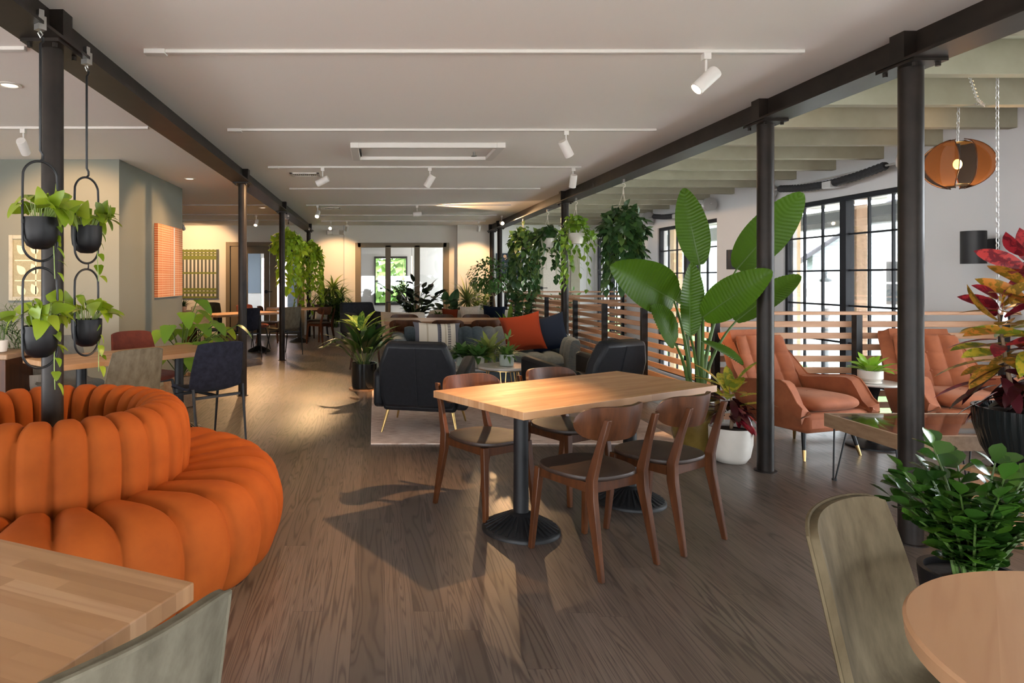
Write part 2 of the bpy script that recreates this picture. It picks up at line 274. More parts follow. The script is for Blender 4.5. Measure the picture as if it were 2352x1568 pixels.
def _smoke():
    m = bpy.data.materials.new('smoked_string'); m.use_nodes = True; nt = m.node_tree; nt.nodes.clear(); out = nd(nt, 'ShaderNodeOutputMaterial')
    t = nd(nt, 'ShaderNodeBsdfTransparent'); t.inputs[0].default_value = (.80, .68, .58, 1); d = nd(nt, 'ShaderNodeBsdfTranslucent'); d.inputs[0].default_value = (.075, .048, .036, 1); mx = nd(nt, 'ShaderNodeMixShader')
    mx.inputs[0].default_value = .55; nt.links.new(t.outputs[0], mx.inputs[1]); nt.links.new(d.outputs[0], mx.inputs[2]); nt.links.new(mx.outputs[0], out.inputs[0]); return m
M['rugm'] = _rug(); M['siding'] = _siding(); M['orangep'] = _woven(); M['smoke'] = _smoke()
# ------------------------------------------------------------------ room shell
CZ = 2.69
VX0, VX1, VY0, VY1 = 3.15, 5.9, 6.28, 15.6           # open stair well
fl = MB().box(-7, VX0, -3, 18.2, -.25, 0).box(VX0, 5.9, -3, VY0, -.25, 0).box(VX0, 5.9, VY1, 18.2, -.25, 0)
struct(fl, 'floor', M['floor'], smooth=0)
struct(MB().box(VX0-1, 6, -3, 18.2, -3.3, -3.2), 'floor_lower', M['conc'], smooth=0)
struct(MB().box(VX0-1.1, VX0-1, -3, 18.2, -3.3, -.24).box(VX0-1, 6, -3.1, -3, -3.3, 0).box(VX0-1, 6, 18.1, 18.2, -3.3, 0), 'wall_light_seal', M['wallw'], smooth=0)  # unseen walls, added to keep sky light from leaking in below the floor
struct(MB().box(-7, 2.92, -3, 16.7, CZ, CZ+.06), 'ceiling', M['ceiling'], smooth=0)
struct(MB().box(2.92, 6.1, -3, 18.2, 3.02, 3.1), 'ceiling_bay', M['deck'], smooth=0)
def wall_holes(axis, pos, t, a0, a1, z0, z1, holes):
    mb = MB(); cuts = sorted(holes); cur = a0
    def put(p, q, u, v):
        if q-p > 1e-4 and v-u > 1e-4:
            mb.box(pos, pos+t, p, q, u, v) if axis == 'x' else mb.box(p, q, pos, pos+t, u, v)
    for (p, q, u, v) in cuts:
        put(cur, p, z0, z1); put(p, q, z0, u); put(p, q, v, z1); cur = q
    put(cur, a1, z0, z1); return mb
struct(wall_holes('x', 5.9, .2, -3, 18.2, -3.2, 3.05, [(a, b, -.5, 2.43) for a, b in WINS]), 'wall_right', M['wallw'], smooth=0)
DX0, DX1, DZ = -3.55, -1.82, 2.18
PX0, PX1, PZ0, PZ1 = -.41, 1.77, .12, 2.20
struct(wall_holes('y', 16.5, .16, -7, 2.86, 0, CZ, [(DX0, DX1, 0, DZ), (PX0, PX1, PZ0, PZ1)]), 'wall_far', M['wall'], smooth=0)
struct(MB().box(2.02, 2.86, 16.3, 16.5, 0, CZ).box(2.70, 2.86, 16.66, 18, 0, 3.0), 'wall_far_pier', M['wall'], smooth=0)
struct(wall_holes('y', 18.0, .16, 2.7, 6.1, 0, 3.05, [(4.36, 5.42, 0, 2.12)]), 'wall_far_bay', M['baywall'], smooth=0)
struct(wall_holes('x', -7.1, .1, -3, 20.2, 0, CZ, [(p, q, .05, 1.5) for p, q in LFILL]), 'wall_left', M['wall'], smooth=0)
struct(MB().box(-7, -2.78, 7.3, 9.70, 0, CZ), 'wall_green', M['sage'], smooth=0)
struct(wall_holes('y', -3.1, .1, -7, 6.1, 0, 3.05, [(p, q, .05, 1.5) for p, q in BFILL]), 'wall_back', M['wall'], smooth=0)
struct(MB().box(-7, -2.77, 7.285, 7.3, 0, .09).box(-2.78, -2.765, 7.285, 9.7, 0, .09), 'baseboard_green', M['sage'], smooth=0)
struct(MB().box(-6.9, DX0-.1, 16.485, 16.5, 0, .1).box(DX1+.1, 2.02, 16.485, 16.5, 0, .1), 'baseboard_far', M['wall'], smooth=0)
struct(MB().box(3.13, 3.16, VY0, VY1, -.25, -.005).box(3.15, 5.9, VY0-.02, VY0, -.25, -.005), 'trim_1', M['wallw'], smooth=0)
struct(MB().box(-.76, -.74, 16.488, 16.5, .1, CZ), 'trim_2', M['wallw'], smooth=0)
# rooms behind the far wall
struct(MB().box(-4.2, 2.7, 16.66, 20.2, -.1, 0), 'floor_back', M['floor'], smooth=0)
struct(MB().box(-4.2, 2.7, 16.66, 20.2, 2.7, 2.75), 'ceiling_back', M['ceiling'], smooth=0)
struct(wall_holes('y', 20.0, .15, -4.2, 2.8, 0, 2.7, [(-3.38, -3.26, .3, 2.0), (-2.95, -2.60, .5, 2.0), (-.0, .98, .62, 2.02)]), 'wall_back_room', M['wallw'], smooth=0)
struct(MB().box(-1.0, -.9, 16.66, 20, 0, 2.7), 'wall_between', M['slate'], smooth=0)
struct(wall_holes('x', -4.3, .1, 16.66, 20, 0, 2.7, [(17.2, 19.6, .3, 2.3)]), 'wall_back_left', M['wallw'], smooth=0)  # side opening added out of view to light the room behind the door
struct(MB().box(-4.2, -3.40, 19.98, 20, .95, 2.7).box(-2.58, -1.0, 19.98, 20, 0, 2.7), 'wall_back_slate', M['slate'], smooth=0)
struct(MB().box(-4.4, -2.2, 23, 23.1, -.6, 4), 'wall_neighbour', M['brick'], smooth=0)
# joists
for k in range(-5, 17):
    y = 4.54+.805*k
    o = MB().box(2.90, 5.9, y, y+.09, 2.78, 3.02).build('ceiling_joist', M['joist'], smooth=0, bev=.004)
    lab = 'sage painted timber ceiling joist above the stair well side, one of an even row'
    tag(o, lab, 'joist', 'exposed joists of the bay ceiling'); o['kind'] = 'structure'
# windows of the right wall
for i, (a, b) in enumerate(WINS):
    w = thing(f'window_{i+1}', 'tall black framed gridded window in the white right wall, seen beyond the slatted rail', 'window'); w['kind'] = 'structure'
    x = 5.93; f = MB(); c = (a+b)/2; g = .055
    f.box(x, x+.08, a, a+g, -.5, 2.43).box(x, x+.08, b-g, b, -.5, 2.43).box(x, x+.08, a, b, 2.37, 2.43).box(x, x+.08, a, b, -.5, -.44).box(x-.02, x+.09, c-.055, c+.055, -.44, 2.37)
    f.build('frame', M['frame'], w, bev=.004)
    m = MB(); t = .011
    for p, q in ((a+g, c-.055), (c+.055, b-g)):
        for u in (.36, .70): yy = p+(q-p)*u if i != 9 else p; m.box(x+.02, x+.05, yy-t, yy+t, -.44, 2.37)
        for z in (1.95, 1.494, 1.05, .58, .1): m.box(x+.02, x+.05, p, q, z-t, z+t)
    m.build('glazing_bar', M['frame'], w)
    MB().box(x+.032, x+.038, a+g, b-g, -.44, 2.37).build('pane', M['glass'], w)
    MB().box(5.84, 6.0, a-.02, b+.02, -.54, -.5).build('sill', M['wallw'], w)
# far wall: glazed partition and double door, bay door
w = thing('window_6', 'taupe framed three pane interior window in the far cream wall', 'window'); w['kind'] = 'structure'
f = MB(); y0, y1 = 16.44, 16.6
for p, q, u, v in ((PX0-.06, PX0+.08, PZ0, PZ1+.06), (PX1-.08, PX1+.06, PZ0, PZ1+.06), (PX0, PX1, PZ1-.05, PZ1+.06), (PX0, PX1, PZ0-.02, PZ0+.12), (.27, .40, PZ0, PZ1), (.985, 1.115, PZ0, PZ1)): f.box(p, q, y0, y1, u, v)
f.build('frame', M['taupe'], w, bev=.005)
for p, q in ((PX0+.08, .27), (.40, .985), (1.115, PX1-.08)):
    MB().box(p, q, 16.52, 16.53, PZ0+.12, PZ1-.05).build('pane', M['glass'], w)
w = thing('door_1', 'taupe double door with glass panels in the far wall', 'door'); w['kind'] = 'structure'
MB().box(DX0-.1, DX0, 16.46, 16.6, 0, DZ+.1).box(DX1, DX1+.1, 16.46, 16.6, 0, DZ+.1).box(DX0, DX1, 16.46, 16.6, DZ, DZ+.1).build('door_frame', M['taupe'], w, bev=.005)
for s, (p, q) in enumerate(((DX0, -2.59), (-2.58, DX1))):
    a, b = (p+.43, q-.16) if s == 0 else (p+.17, q-.02)
    a, b = (-3.12, -2.72) if s == 0 else (-2.40, -1.90)
    lf = MB().box(p, a, 16.5, 16.55, .02, DZ).box(b, q, 16.5, 16.55, .02, DZ).box(a, b, 16.5, 16.55, 2.0, DZ).box(a, b, 16.5, 16.55, .02, .34).build('door_leaf', M['taupe'], w, bev=.004)
    MB().box(a, b, 16.52, 16.53, .34, 2.0).build('pane', M['glass'], lf)
    if s == 0:
        MB().cyl((q-.07, 16.5, 1.06), (q-.07, 16.47, 1.06), .045, n=14).bar((q-.07, 16.465, 1.06), (q+.08, 16.465, 1.06), .02, .02, side=(0, 1, 0)).build('door_handle', M['black'], lf)
w = thing('door_2', 'pale door in a sage frame on the bay far wall, behind the hanging baskets', 'door'); w['kind'] = 'structure'
MB().box(4.32, 4.52, 17.94, 18.1, 0, 2.2).box(5.26, 5.5, 17.94, 18.1, 0, 2.2).box(4.52, 5.26, 17.94, 18.1, 2.08, 2.2).build('door_frame', M['joist'], w, bev=.005)
lf = MB().box(4.52, 5.26, 18.0, 18.05, .02, 2.08).build('door_leaf', M['cream'], w)
MB().cyl((4.46, 17.94, 1.13), (4.46, 17.90, 1.13), .04, n=12).bar((4.46, 17.90, 1.13), (4.62, 17.90, 1.13), .02, .02, side=(0, 1, 0)).build('door_handle', M['black'], lf)
w = thing('window_7', 'small window with green trees outside, in the room behind the glass partition', 'window'); w['kind'] = 'structure'
MB().box(0, .98, 19.97, 20.05, 1.98, 2.04).box(0, .98, 19.97, 20.05, .60, .66).box(0, .98, 19.98, 20.04, 1.28, 1.33).box(.94, .98, 19.97, 20.05, .62, 2.02).box(0, .04, 19.97, 20.05, .62, 2.02).build('frame', M['frame'], w)
MB().box(.04, .94, 20.0, 20.01, .66, 1.98).build('pane', M['glass'], w)
# ------------------------------------------------------------------ steel beams and columns
def beam(x, y0, y1, label, splices):
    b = thing('steel_beam', label, 'beam', (x, 0, 0), 0, 'black steel ceiling beams')
    MB().box(-.105, .105, y0, y1, 2.525, 2.540).build('bottom_flange', M['steel'], b)
    MB().box(-.010, .010, y0, y1, 2.540, 2.735).build('web', M['steel'], b)
    MB().box(-.105, .105, y0, y1, 2.735, 2.75).build('top_flange', M['steel'], b)
    for y in splices: MB().box(-.075, .075, y-.05, y+.05, 2.540, 2.735).build('stiffener', M['steel'], b)
    return b
LXC, RXC = -1.57, 2.84
LCOL = [3.27, 7.98, 11.4, 16.0]; RCOL = [3.55, 4.87, 10.0, 15.2, 16.2]
beam(LXC, -2.9, 16.2, 'black steel ceiling beam running along the left row of columns', LCOL)
beam(RXC, -2.9, 16.49, 'black steel ceiling beam running along the right row of columns by the joists', RCOL)
CL = ['black round steel column rising through the round orange sofa', 'black round steel column just right of the navy chair in the left row', 'slim black round steel column beside the beige chair by the hanging pothos', 'farthest black round steel column of the left row, wrapped in trailing pothos',
      'nearest black round steel column on the right, in front of the glass coffee table', 'black round steel column in front of the left orange armchair', 'black round steel column among the white hanging baskets along the slatted rail', 'black round steel column behind the small fig tree, second from the far wall', 'black round steel column against the far wall at the end of the right beam']
n = 0
for x, ys, r in ((LXC, LCOL, .050), (RXC, RCOL, .056)):
    for y in ys:
        c = thing('steel_column', CL[n], 'column', (x, y, 0), 0, 'black round steel columns'); n += 1
        MB().cyl((0, 0, 0), (0, 0, 2.512), r, n=28).build('shaft', M['steel'], c)
        MB().box(-.09, .09, -.13, .13, 2.510, 2.525).cyl((.06, -.10, 2.49), (.06, -.10, 2.512), .013, n=6).cyl((-.06, -.10, 2.49), (-.06, -.10, 2.512), .013, n=6).cyl((.06, .10, 2.49), (.06, .10, 2.512), .013, n=6).cyl((-.06, .10, 2.49), (-.06, .10, 2.512), .013, n=6).build('cap_plate', M['steel'], c)
        MB().cyl((0, 0, 0), (0, 0, .006), r+.02, n=20).build('base_plate', M['steel'], c)
# ------------------------------------------------------------------ slatted guard rails
def rail(name_label, p0, p1, posts, z0=.16, nsl=9):
    p0, p1 = V((*p0, 0)), V((*p1, 0)); d = (p1-p0).normalized(); a = atan2(d.y, d.x); L = (p1-p0).length
    t = thing('slatted_guard_rail', name_label, 'railing', p0, a, 'cedar slat rails round the stair well')
    MB().box(-.02, L+.02, -.085, .03, 1.062, 1.090).build('top_rail', M['cedar'], t, bev=.004)
    for k in range(nsl): z = 1.0-.1065*k; MB().box(0, L, -.012, .012, z-.055, z).build('slat', M['cedar'], t, bev=.003)
    for s in posts: MB().box(s-.028, s+.028, -.078, -.012, .0, 1.062).build('post', M['black'], t, bev=.003)
    return t
rail('cedar slat rail with black posts running away along the right row of columns', (3.10, 15.65), (3.10, 6.2), [.06, 1.2, 2.5, 3.75, 5.45, 6.75, 8.05, 9.35])
rail('cedar slat rail with black posts behind the two orange armchairs', (3.10, 6.2), (5.88, 6.2), [.03, 1.33, 2.68])
rail('distant cedar slat rail at the far end of the stair well', (3.10, 15.65), (5.88, 15.65), [.1, 1.3, 2.68])
# ------------------------------------------------------------------ ceiling fixtures
def track(x0, x1, y, label, zc=CZ):
    t = thing('lighting_track', label, 'light track', (x0, y, zc), 0, 'white ceiling lighting tracks')
    MB().box(.10, x1-x0, -.018, .018, -.020, 0).build('rail', M['trackw'], t, bev=.002)
    MB().box(0, .12, -.03, .03, -.026, 0).build('feed_end', M['trackw'], t, bev=.003)
TR = [(-1.30, 2.43, 3.80, 'white lighting track nearest the camera on the main ceiling'), (-1.27, 2.44, 5.81, 'white lighting track second from the camera, just before the recessed ceiling panel'), (-1.23, 2.39, 7.76, 'white lighting track third from the camera, just behind the recessed ceiling panel'), (-1.22, 2.38, 9.63, 'white lighting track fourth from the camera without any spot'), (-1.2, 2.4, 11.8, 'white lighting track over the far vent with the ceiling glow'), (-1.1, 2.5, 13.7, 'white lighting track second from the far wall'), (-1.2, 2.5, 15.1, 'white lighting track closest to the far wall'),
      (-5.2, -1.95, 3.75, 'white lighting track at the upper left edge beyond the left beam'), (-5.2, -1.93, 5.73, 'white lighting track left of the beam in front of the green wall'), (-5.4, -1.8, 11.8, 'white lighting track in the far left bay, nearest of three'), (-5.4, -1.8, 13.6, 'white lighting track in the far left bay, middle of three'), (-5.4, -1.8, 14.9, 'white lighting track in the far left bay, nearest the patterned canvas')]
for a in TR: track(*a)
SPOTW = 2.6
def spot(x, y, aim, watts, label, size=55, lens=True, blend=.45):
    t = thing('track_spotlight', label, 'spotlight', (x, y, CZ-.02), 0, 'white track spotlights')
    d = (V(aim)-V((x, y, CZ-.15))).normalized(); c = V((0, 0, -.15)); a, b = c-d*.075, c+d*.075
    MB().box(-.02, .02, -.02, .02, -.035, 0).cyl((0, 0, -.03), (0, 0, -.10), .007, n=8).build('stem', M['white'], t)
    hd = MB(); hd.ring([[q for q in _circ(p, d, r)] for p, r in ((a, .036), (a+d*.01, .04), (b, .04), (b, .034), (b-d*.02, .033))]).build('head', M['white'], t)
    MB().ring([_circ(b-d*.018, d, .032), _circ(b-d*.016, d, .030)]).build('lens', M['lampon'] if lens else M['white'], t)
    if watts:
        l = bpy.data.lights.new('spot_lamp', 'SPOT'); l.energy = watts*SPOTW; l.color = WARM; l.spot_size = R(size); l.spot_blend = blend; l.shadow_soft_size = .03
        o = bpy.data.objects.new('spot_lamp', l); COL.objects.link(o); o.parent = t; o.location = b+d*.01; o.rotation_euler = d.to_track_quat('-Z', 'Y').to_euler()
def _circ(p, d, r, n=18):
    a = d.orthogonal().normalized(); e = d.cross(a); return [p+(a*cos(2*pi*j/n)+e*sin(2*pi*j/n))*r for j in range(n)]
spot(1.88, 3.80, (-.85, 4.0, 0), 190, 'white track spotlight shining left on the nearest ceiling track', 68, blend=.85)
spot(1.66, 5.81, (3.1, 6.7, .35), 85, 'white track spotlight on the second ceiling track, pointing at the tall plant', 50)
spot(-.60, 7.76, (-2.78, 8.25, 1.5), 70, 'white track spotlight beside the left ceiling vent, aimed at the orange canvas', 60)
spot(.64, 7.76, (-.9, 8.6, 0), 165, 'white track spotlight behind the middle of the recessed ceiling panel', 48)
spot(2.30, 7.76, (2.3, 8.9, .4), 60, 'white track spotlight near the right beam, hanging over the sofa', 50)
spot(-1.0, 11.8, (-1.4, 9.0, .2), 150, 'bright white track spotlight facing the camera beside the far ceiling vent', 42)
spot(.75, 11.8, (2.86, 12.1, 2.64), 120, 'white track spotlight lying level, throwing a streak of light on the ceiling', 60)
spot(2.60, 13.7, (2.84, 9.45, 1.75), 110, 'bright white track spotlight near the right beam, lighting a white basket', 34)
spot(-.98, 15.1, (-1.62, 12.1, 2.02), 110, 'white track spotlight above the far dracaena, turned to the pothos', 20, blend=.3)
spot(-.62, 15.1, (-.95, 16.5, 1.3), 50, 'white track spotlight above the far dracaena, turned to the wall', 80)
spot(2.35, 15.1, (2.35, 16.4, 1.25), 45, 'white track spotlight close to the far wall and the right beam', 75)
spot(-3.0, 5.73, (-3.25, 7.3, 1.5), 75, 'white track spotlight left of the beam, aimed at the framed leaf print', 85)
spot(-4.25, 14.9, (-4.3, 16.5, 1.75), 60, 'small white track spotlight above the green patterned canvas', 85)
spot(-2.4, 13.6, (-2.6, 11.6, 0), 90, 'white track spotlight in the far left bay over the navy chair', 75)
spot(-3.6, 11.8, (-2.4, 12.6, .4), 60, 'white track spotlight in the far left bay behind the green wall', 75)
spot(-2.6, 3.75, (-1.2, 3.9, .3), 0, 'unseen white track spotlight added outside the frame on the upper left track', 70)  # unseen extra added for the sofa; lamp off, lens still glows
def downlight(x, y, label, watts):
    t = thing('recessed_downlight', label, 'downlight', (x, y, CZ), 0, 'round recessed downlights')
    MB().lathe([(.075, 0), (.078, -.006), (.055, -.008), (.05, -.002)], 24).build('trim_ring', M['white'], t)
    MB().lathe([(.05, -.002), (.05, -.004)], 20).build('lens', M['downon'], t)
    if watts:
        l = bpy.data.lights.new('downlight_lamp', 'SPOT'); l.energy = watts; l.color = WARM; l.spot_size = R(110); l.spot_blend = .7; l.shadow_soft_size = .05
        o = bpy.data.objects.new('downlight_lamp', l); COL.objects.link(o); o.parent = t; o.location = (0, 0, -.012)
downlight(-2.44, 4.48, 'round recessed downlight in the upper left ceiling above the planters', 60)
downlight(-2.40, 8.71, 'round recessed downlight between the green wall and the left beam', 35)
downlight(-2.05, 12.3, 'small round recessed downlight in the far left bay', 35)
downlight(-4.2, 1.5, 'unseen round recessed downlight added left of the frame for warm fill', 60)  # added fill lamp, no fixture seen here
t = thing('ceiling_panel', 'white framed shallow ceiling panel between the second and third tracks', 'ceiling panel', (.51, 6.75, CZ))
MB().box(-.74, -.66, -.36, .36, -.05, 0).box(.66, .74, -.36, .36, -.05, 0).box(-.66, .66, -.36, -.30, -.05, 0).box(-.66, .66, .30, .36, -.05, 0).build('frame', M['white'], t, bev=.004)
MB().box(-.66, .66, -.30, .30, -.016, -.002).build('panel', M['ceiling'], t)
MB().box(-.655, -.64, -.22, .22, -.03, -.016).build('slot', M['black'], t)
MB().cyl((.50, .05, -.016), (.50, .05, -.05), .012, n=10).lathe([(.004, -.05), (.03, -.054), (.03, -.058), (.004, -.062)], 14, (.50, .05, 0)).build('sprinkler', M['chrome'], t)
for x, y, sx, sy, lab in ((-.86, 8.35, .18, .13, 'pale ceiling vent beside the left spot of the third track'), (-.82, 12.4, .20, .14, 'white slotted ceiling vent next to the bright far spotlight')):
    t = thing('ceiling_vent', lab, 'vent', (x, y, CZ), 0, 'ceiling air vents')
    MB().box(-sx, sx, -sy, -sy+.03, -.012, 0).box(-sx, sx, sy-.03, sy, -.012, 0).box(-sx, -sx+.03, -sy, sy, -.012, 0).box(sx-.03, sx, -sy, sy, -.012, 0).build('frame', M['white'], t)
    g = MB()
    for k in range(12): xx = -sx+.045+(2*sx-.09)*k/11; g.box(xx-.005, xx+.005, -sy+.03, sy-.03, -.01, -.002)
    g.build('louvre', M['white'], t); MB().box(-sx+.03, sx-.03, -sy+.03, sy-.03, -.002, -.0005).build('backing', M['black'], t)
t = thing('exit_light', 'white twin head emergency light on the far wall below the beam end', 'emergency light', (-.95, 16.5, 2.52))
MB().box(-.09, .09, -.06, 0, -.07, .07).build('housing', M['white'], t, bev=.01)
for s in (-1, 1): MB().cyl((s*.10, -.03, .0), (s*.22, -.07, -.01), .05, .06, n=14).build('lamp_head', M['white'], t)
# ------------------------------------------------------------------ outside
struct(MB().box(6.2, 60, -30, 70, -3.4, -3.3), 'ground_street', M['conc'], smooth=0)
struct(MB().box(-60, -7.2, -40, 60, -.7, -.6).box(-7.2, 6.2, -40, -3.2, -.7, -.6), 'ground_bounce', M['conc'], smooth=0)  # unseen pale ground, added to bounce sky light up onto the ceiling
struct(MB().box(17, 23, -30, 70, -3.3, -3.25), 'ground_lawn', M['grass'], smooth=0)
struct(MB().box(-10, 12, 20.3, 60, -.6, -.5), 'ground_rear', M['grass'], smooth=0)
struct(MB().box(6.1, 9.0, 6.2, 26, 2.78, 2.86), 'ceiling_porch', M['white'], smooth=0)
o = MB().box(8.7, 8.95, 6.2, 26, 2.36, 2.68).build('porch_beam', M['greybeam'], smooth=0); tag(o, 'grey beam under the porch roof outside the right windows', 'beam')
for x, y, r, m, lab in ((6.7, 10.7, .065, 'timber', 'pale square timber porch post outside the left half of the near window'), (7.1, 9.85, .085, 'timberd', 'brown square porch post outside the right half of the near window'), (6.75, 15.0, .10, 'timber', 'pale square timber porch post outside the far right window')):
    o = MB().box(x-r, x+r, y-r, y+r, -3.3, 2.78).build('porch_post', M[m], bev=.01); tag(o, lab, 'post', 'porch posts')
def house(x, y, w, d, h, rh, label, rz=0, wins=()):
    t = thing('house', label, 'house', (x, y, -3.25), rz, 'houses across the street')
    MB().prism([(-w/2, 0), (w/2, 0), (w/2, h), (0, h+rh), (-w/2, h)], -d/2, d/2, Matrix.Rotation(pi/2, 4, 'X')).build('wall', M['siding'], t, smooth=0)
    k = Matrix.Rotation(pi/2, 4, 'X'); e = .5; sl = rh/(w/2)
    MB().prism([(-w/2-e, h-e*sl), (0, h+rh), (0, h+rh+.22), (-w/2-e, h-e*sl+.22)], -d/2-.4, d/2+.4, k).prism([(w/2+e, h-e*sl), (w/2+e, h-e*sl+.22), (0, h+rh+.22), (0, h+rh)], -d/2-.4, d/2+.4, k).build('roof', M['roof'], t, smooth=0)
    for (wx, wz, ww, wh) in wins:
        f = MB().box(wx-ww/2-.1, wx+ww/2+.1, -d/2-.06, -d/2, wz-.1, wz+wh+.1).build('window', M['white'], t); MB().box(wx-ww/2, wx+ww/2, -d/2-.08, -d/2-.06, wz, wz+wh/2-.04).box(wx-ww/2, wx+ww/2, -d/2-.08, -d/2-.06, wz+wh/2+.04, wz+wh).build('pane', M['darkwood'], f)
house(24.5, 29.5, 9, 9, 5.6, 3.4, 'white sided gabled house seen through the near right window', -.55, [(-1.6, 3.6, .9, 1.7), (2.0, 3.6, .9, 1.7), (-1.6, .6, 1.2, 1.6)])
house(40, 27, 9, 9, 5.2, 3.0, 'pale sided house right of the gabled one outside the near window', -.5, [(-1.5, 3.4, .9, 1.6), (1.8, .6, 1.2, 1.5)])
house(21, 47, 12, 9, 5.8, 3.2, 'pale house filling the far right window view', -.3, [(-3, 3.4, .9, 1.6), (0, 3.4, .9, 1.6), (3, 3.4, .9, 1.6)])
for x, y, z, lab in ((9.25, 13.75, 1.07, 'milk glass street lamp globe in the middle of the near window'), (8.85, 14.1, 1.07, 'milk glass street lamp globe left of the middle one')):
    t = thing('street_lamp', lab, 'street lamp', (x, y, -3.3), 0, 'globe street lamps'); zz = z+3.3
    MB().lathe([(.10, 0), (.06, .4), (.05, zz-.5), (.09, zz-.4), (.06, zz-.3)], 14).build('pole', M['greybeam'], t)
    MB().lathe([(.06, zz-.30), (.13, zz-.22), (.20, zz-.05), (.21, zz+.08), (.17, zz+.2), (.09, zz+.26)], 20).build('globe', M['globe'], t)
    MB().lathe([(.11, zz+.26), (.11, zz+.30), (.03, zz+.33), (.02, zz+.40), (.04, zz+.43), (.0, zz+.50)], 14).build('finial', M['greybeam'], t)
def foliage_ball(mb, c, rx, ry, rz, n, L, w, rnd, shape='ovate', seg=2):
    for _ in range(n):
        d = V((rnd.gauss(0, 1), rnd.gauss(0, 1), rnd.gauss(0, 1))).normalized(); k = rnd.uniform(.45, 1)**.6
        p = V(c)+V((d.x*rx*k, d.y*ry*k, d.z*rz*k)); q = (d+V((rnd.uniform(-.6, .6), rnd.uniform(-.6, .6), rnd.uniform(-.9, .1)))).normalized()
        mb.leaf(p, q, V((0, 0, 1))+d*.4, L*rnd.uniform(.7, 1.2), w*rnd.uniform(.8, 1.2), .3, .15, seg, shape)
    return mb
for x, y, z, r, lab in ((.9, 25, 2.0, 2.2, 'leafy green tree outside the window behind the glass partition'), (-5.2, 26, 1.2, 2.0, 'leafy green tree behind the door side of the back room')):
    t = thing('tree', lab, 'tree', (x, y, -.5), 0, 'trees behind the building')
    foliage_ball(MB(), (0, 0, z), r, r, r*1.3, 2600, .5, .32, random.Random(int(x*10)+50)).build('crown', M['tree'], t); MB().tube([(0, 0, 0), (.05, 0, z*.5), (0, 0, z)], [.12, .09, .05], 8).build('trunk', M['bark'], t)
# ------------------------------------------------------------------ furniture builders
def sq(u, p=.5): return (abs(cos(u))**p*(1 if cos(u) >= 0 else -1), abs(sin(u))**p*(1 if sin(u) >= 0 else -1))
def sstep(a, b, x): t = max(0, min(1, (x-a)/(b-a))); return t*t*(3-2*t)
# ---- walnut dining chair
def make_dining(label):
    t = thing('dining_chair', label, 'chair')
    n = 40
    def seat_pt(r, z, k):
        u = 2*pi*k/n; x, y = sq(u, .72); ww = .222-.020*(y < 0)*abs(y); return V((x*ww*r, y*.212*r+.005, z-.012*(1-r)))
    MB().ring([[seat_pt(r, z, k) for k in range(n)] for r, z in ((.90, .428), (.985, .434), (1.0, .444), (.985, .454), (.90, .458), (.5, .456))]).build('seat', M['walnutseat'], t, smooth=60)
    MB().box(-.165, .165, .145, .167, .375, .428).box(-.165, .165, -.167, -.147, .375, .428).box(-.175, -.155, -.165, .165, .380, .428).box(.155, .175, -.165, .165, .380, .428).build('seat_frame', M['walnut'], t, bev=.002)
    for s in (-1, 1):
        MB().bar((s*.195, .205, 0), (s*.172, .168, .43), .026, .026, .040, .036).build('leg', M['walnut'], t, bev=.004)
        prof = [((s*.195, -.255, 0), .024, .026), ((s*.180, -.185, .36), .034, .052), ((s*.178, -.182, .45), .032, .050), ((s*.172, -.222, .60), .026, .036), ((s*.166, -.268, .745), .026, .028)]
        MB().ring([[V(p)+V((x*w/2, y*d/2, 0)) for x, y in ((-1, -1), (1, -1), (1, 1), (-1, 1))] for p, w, d in prof]).build('leg', M['walnut'], t, bev=.004)
    def bk(u, v):
        s = sin((u-.5)*pi); e = (1-min(1, abs(s))**5.0)**.5; zc = .705; hh = .083*max(e, .02)
        z = zc+(2*v-1)*hh+.012*abs(s)**2; y = -.214-(z-.62)*.22+.105*s*s+.006*(2*v-1)**2
        return (s*.238, y, z)
    MB().sheet(bk, 41, 9, .018).build('backrest', M['walnut'], t, smooth=55)
    MB().cyl((-.168, -.262, .70), (-.168, -.255, .70), .006, n=8).cyl((.168, -.262, .70), (.168, -.255, .70), .006, n=8).build('screw_cap', M['black'], t)
    return t
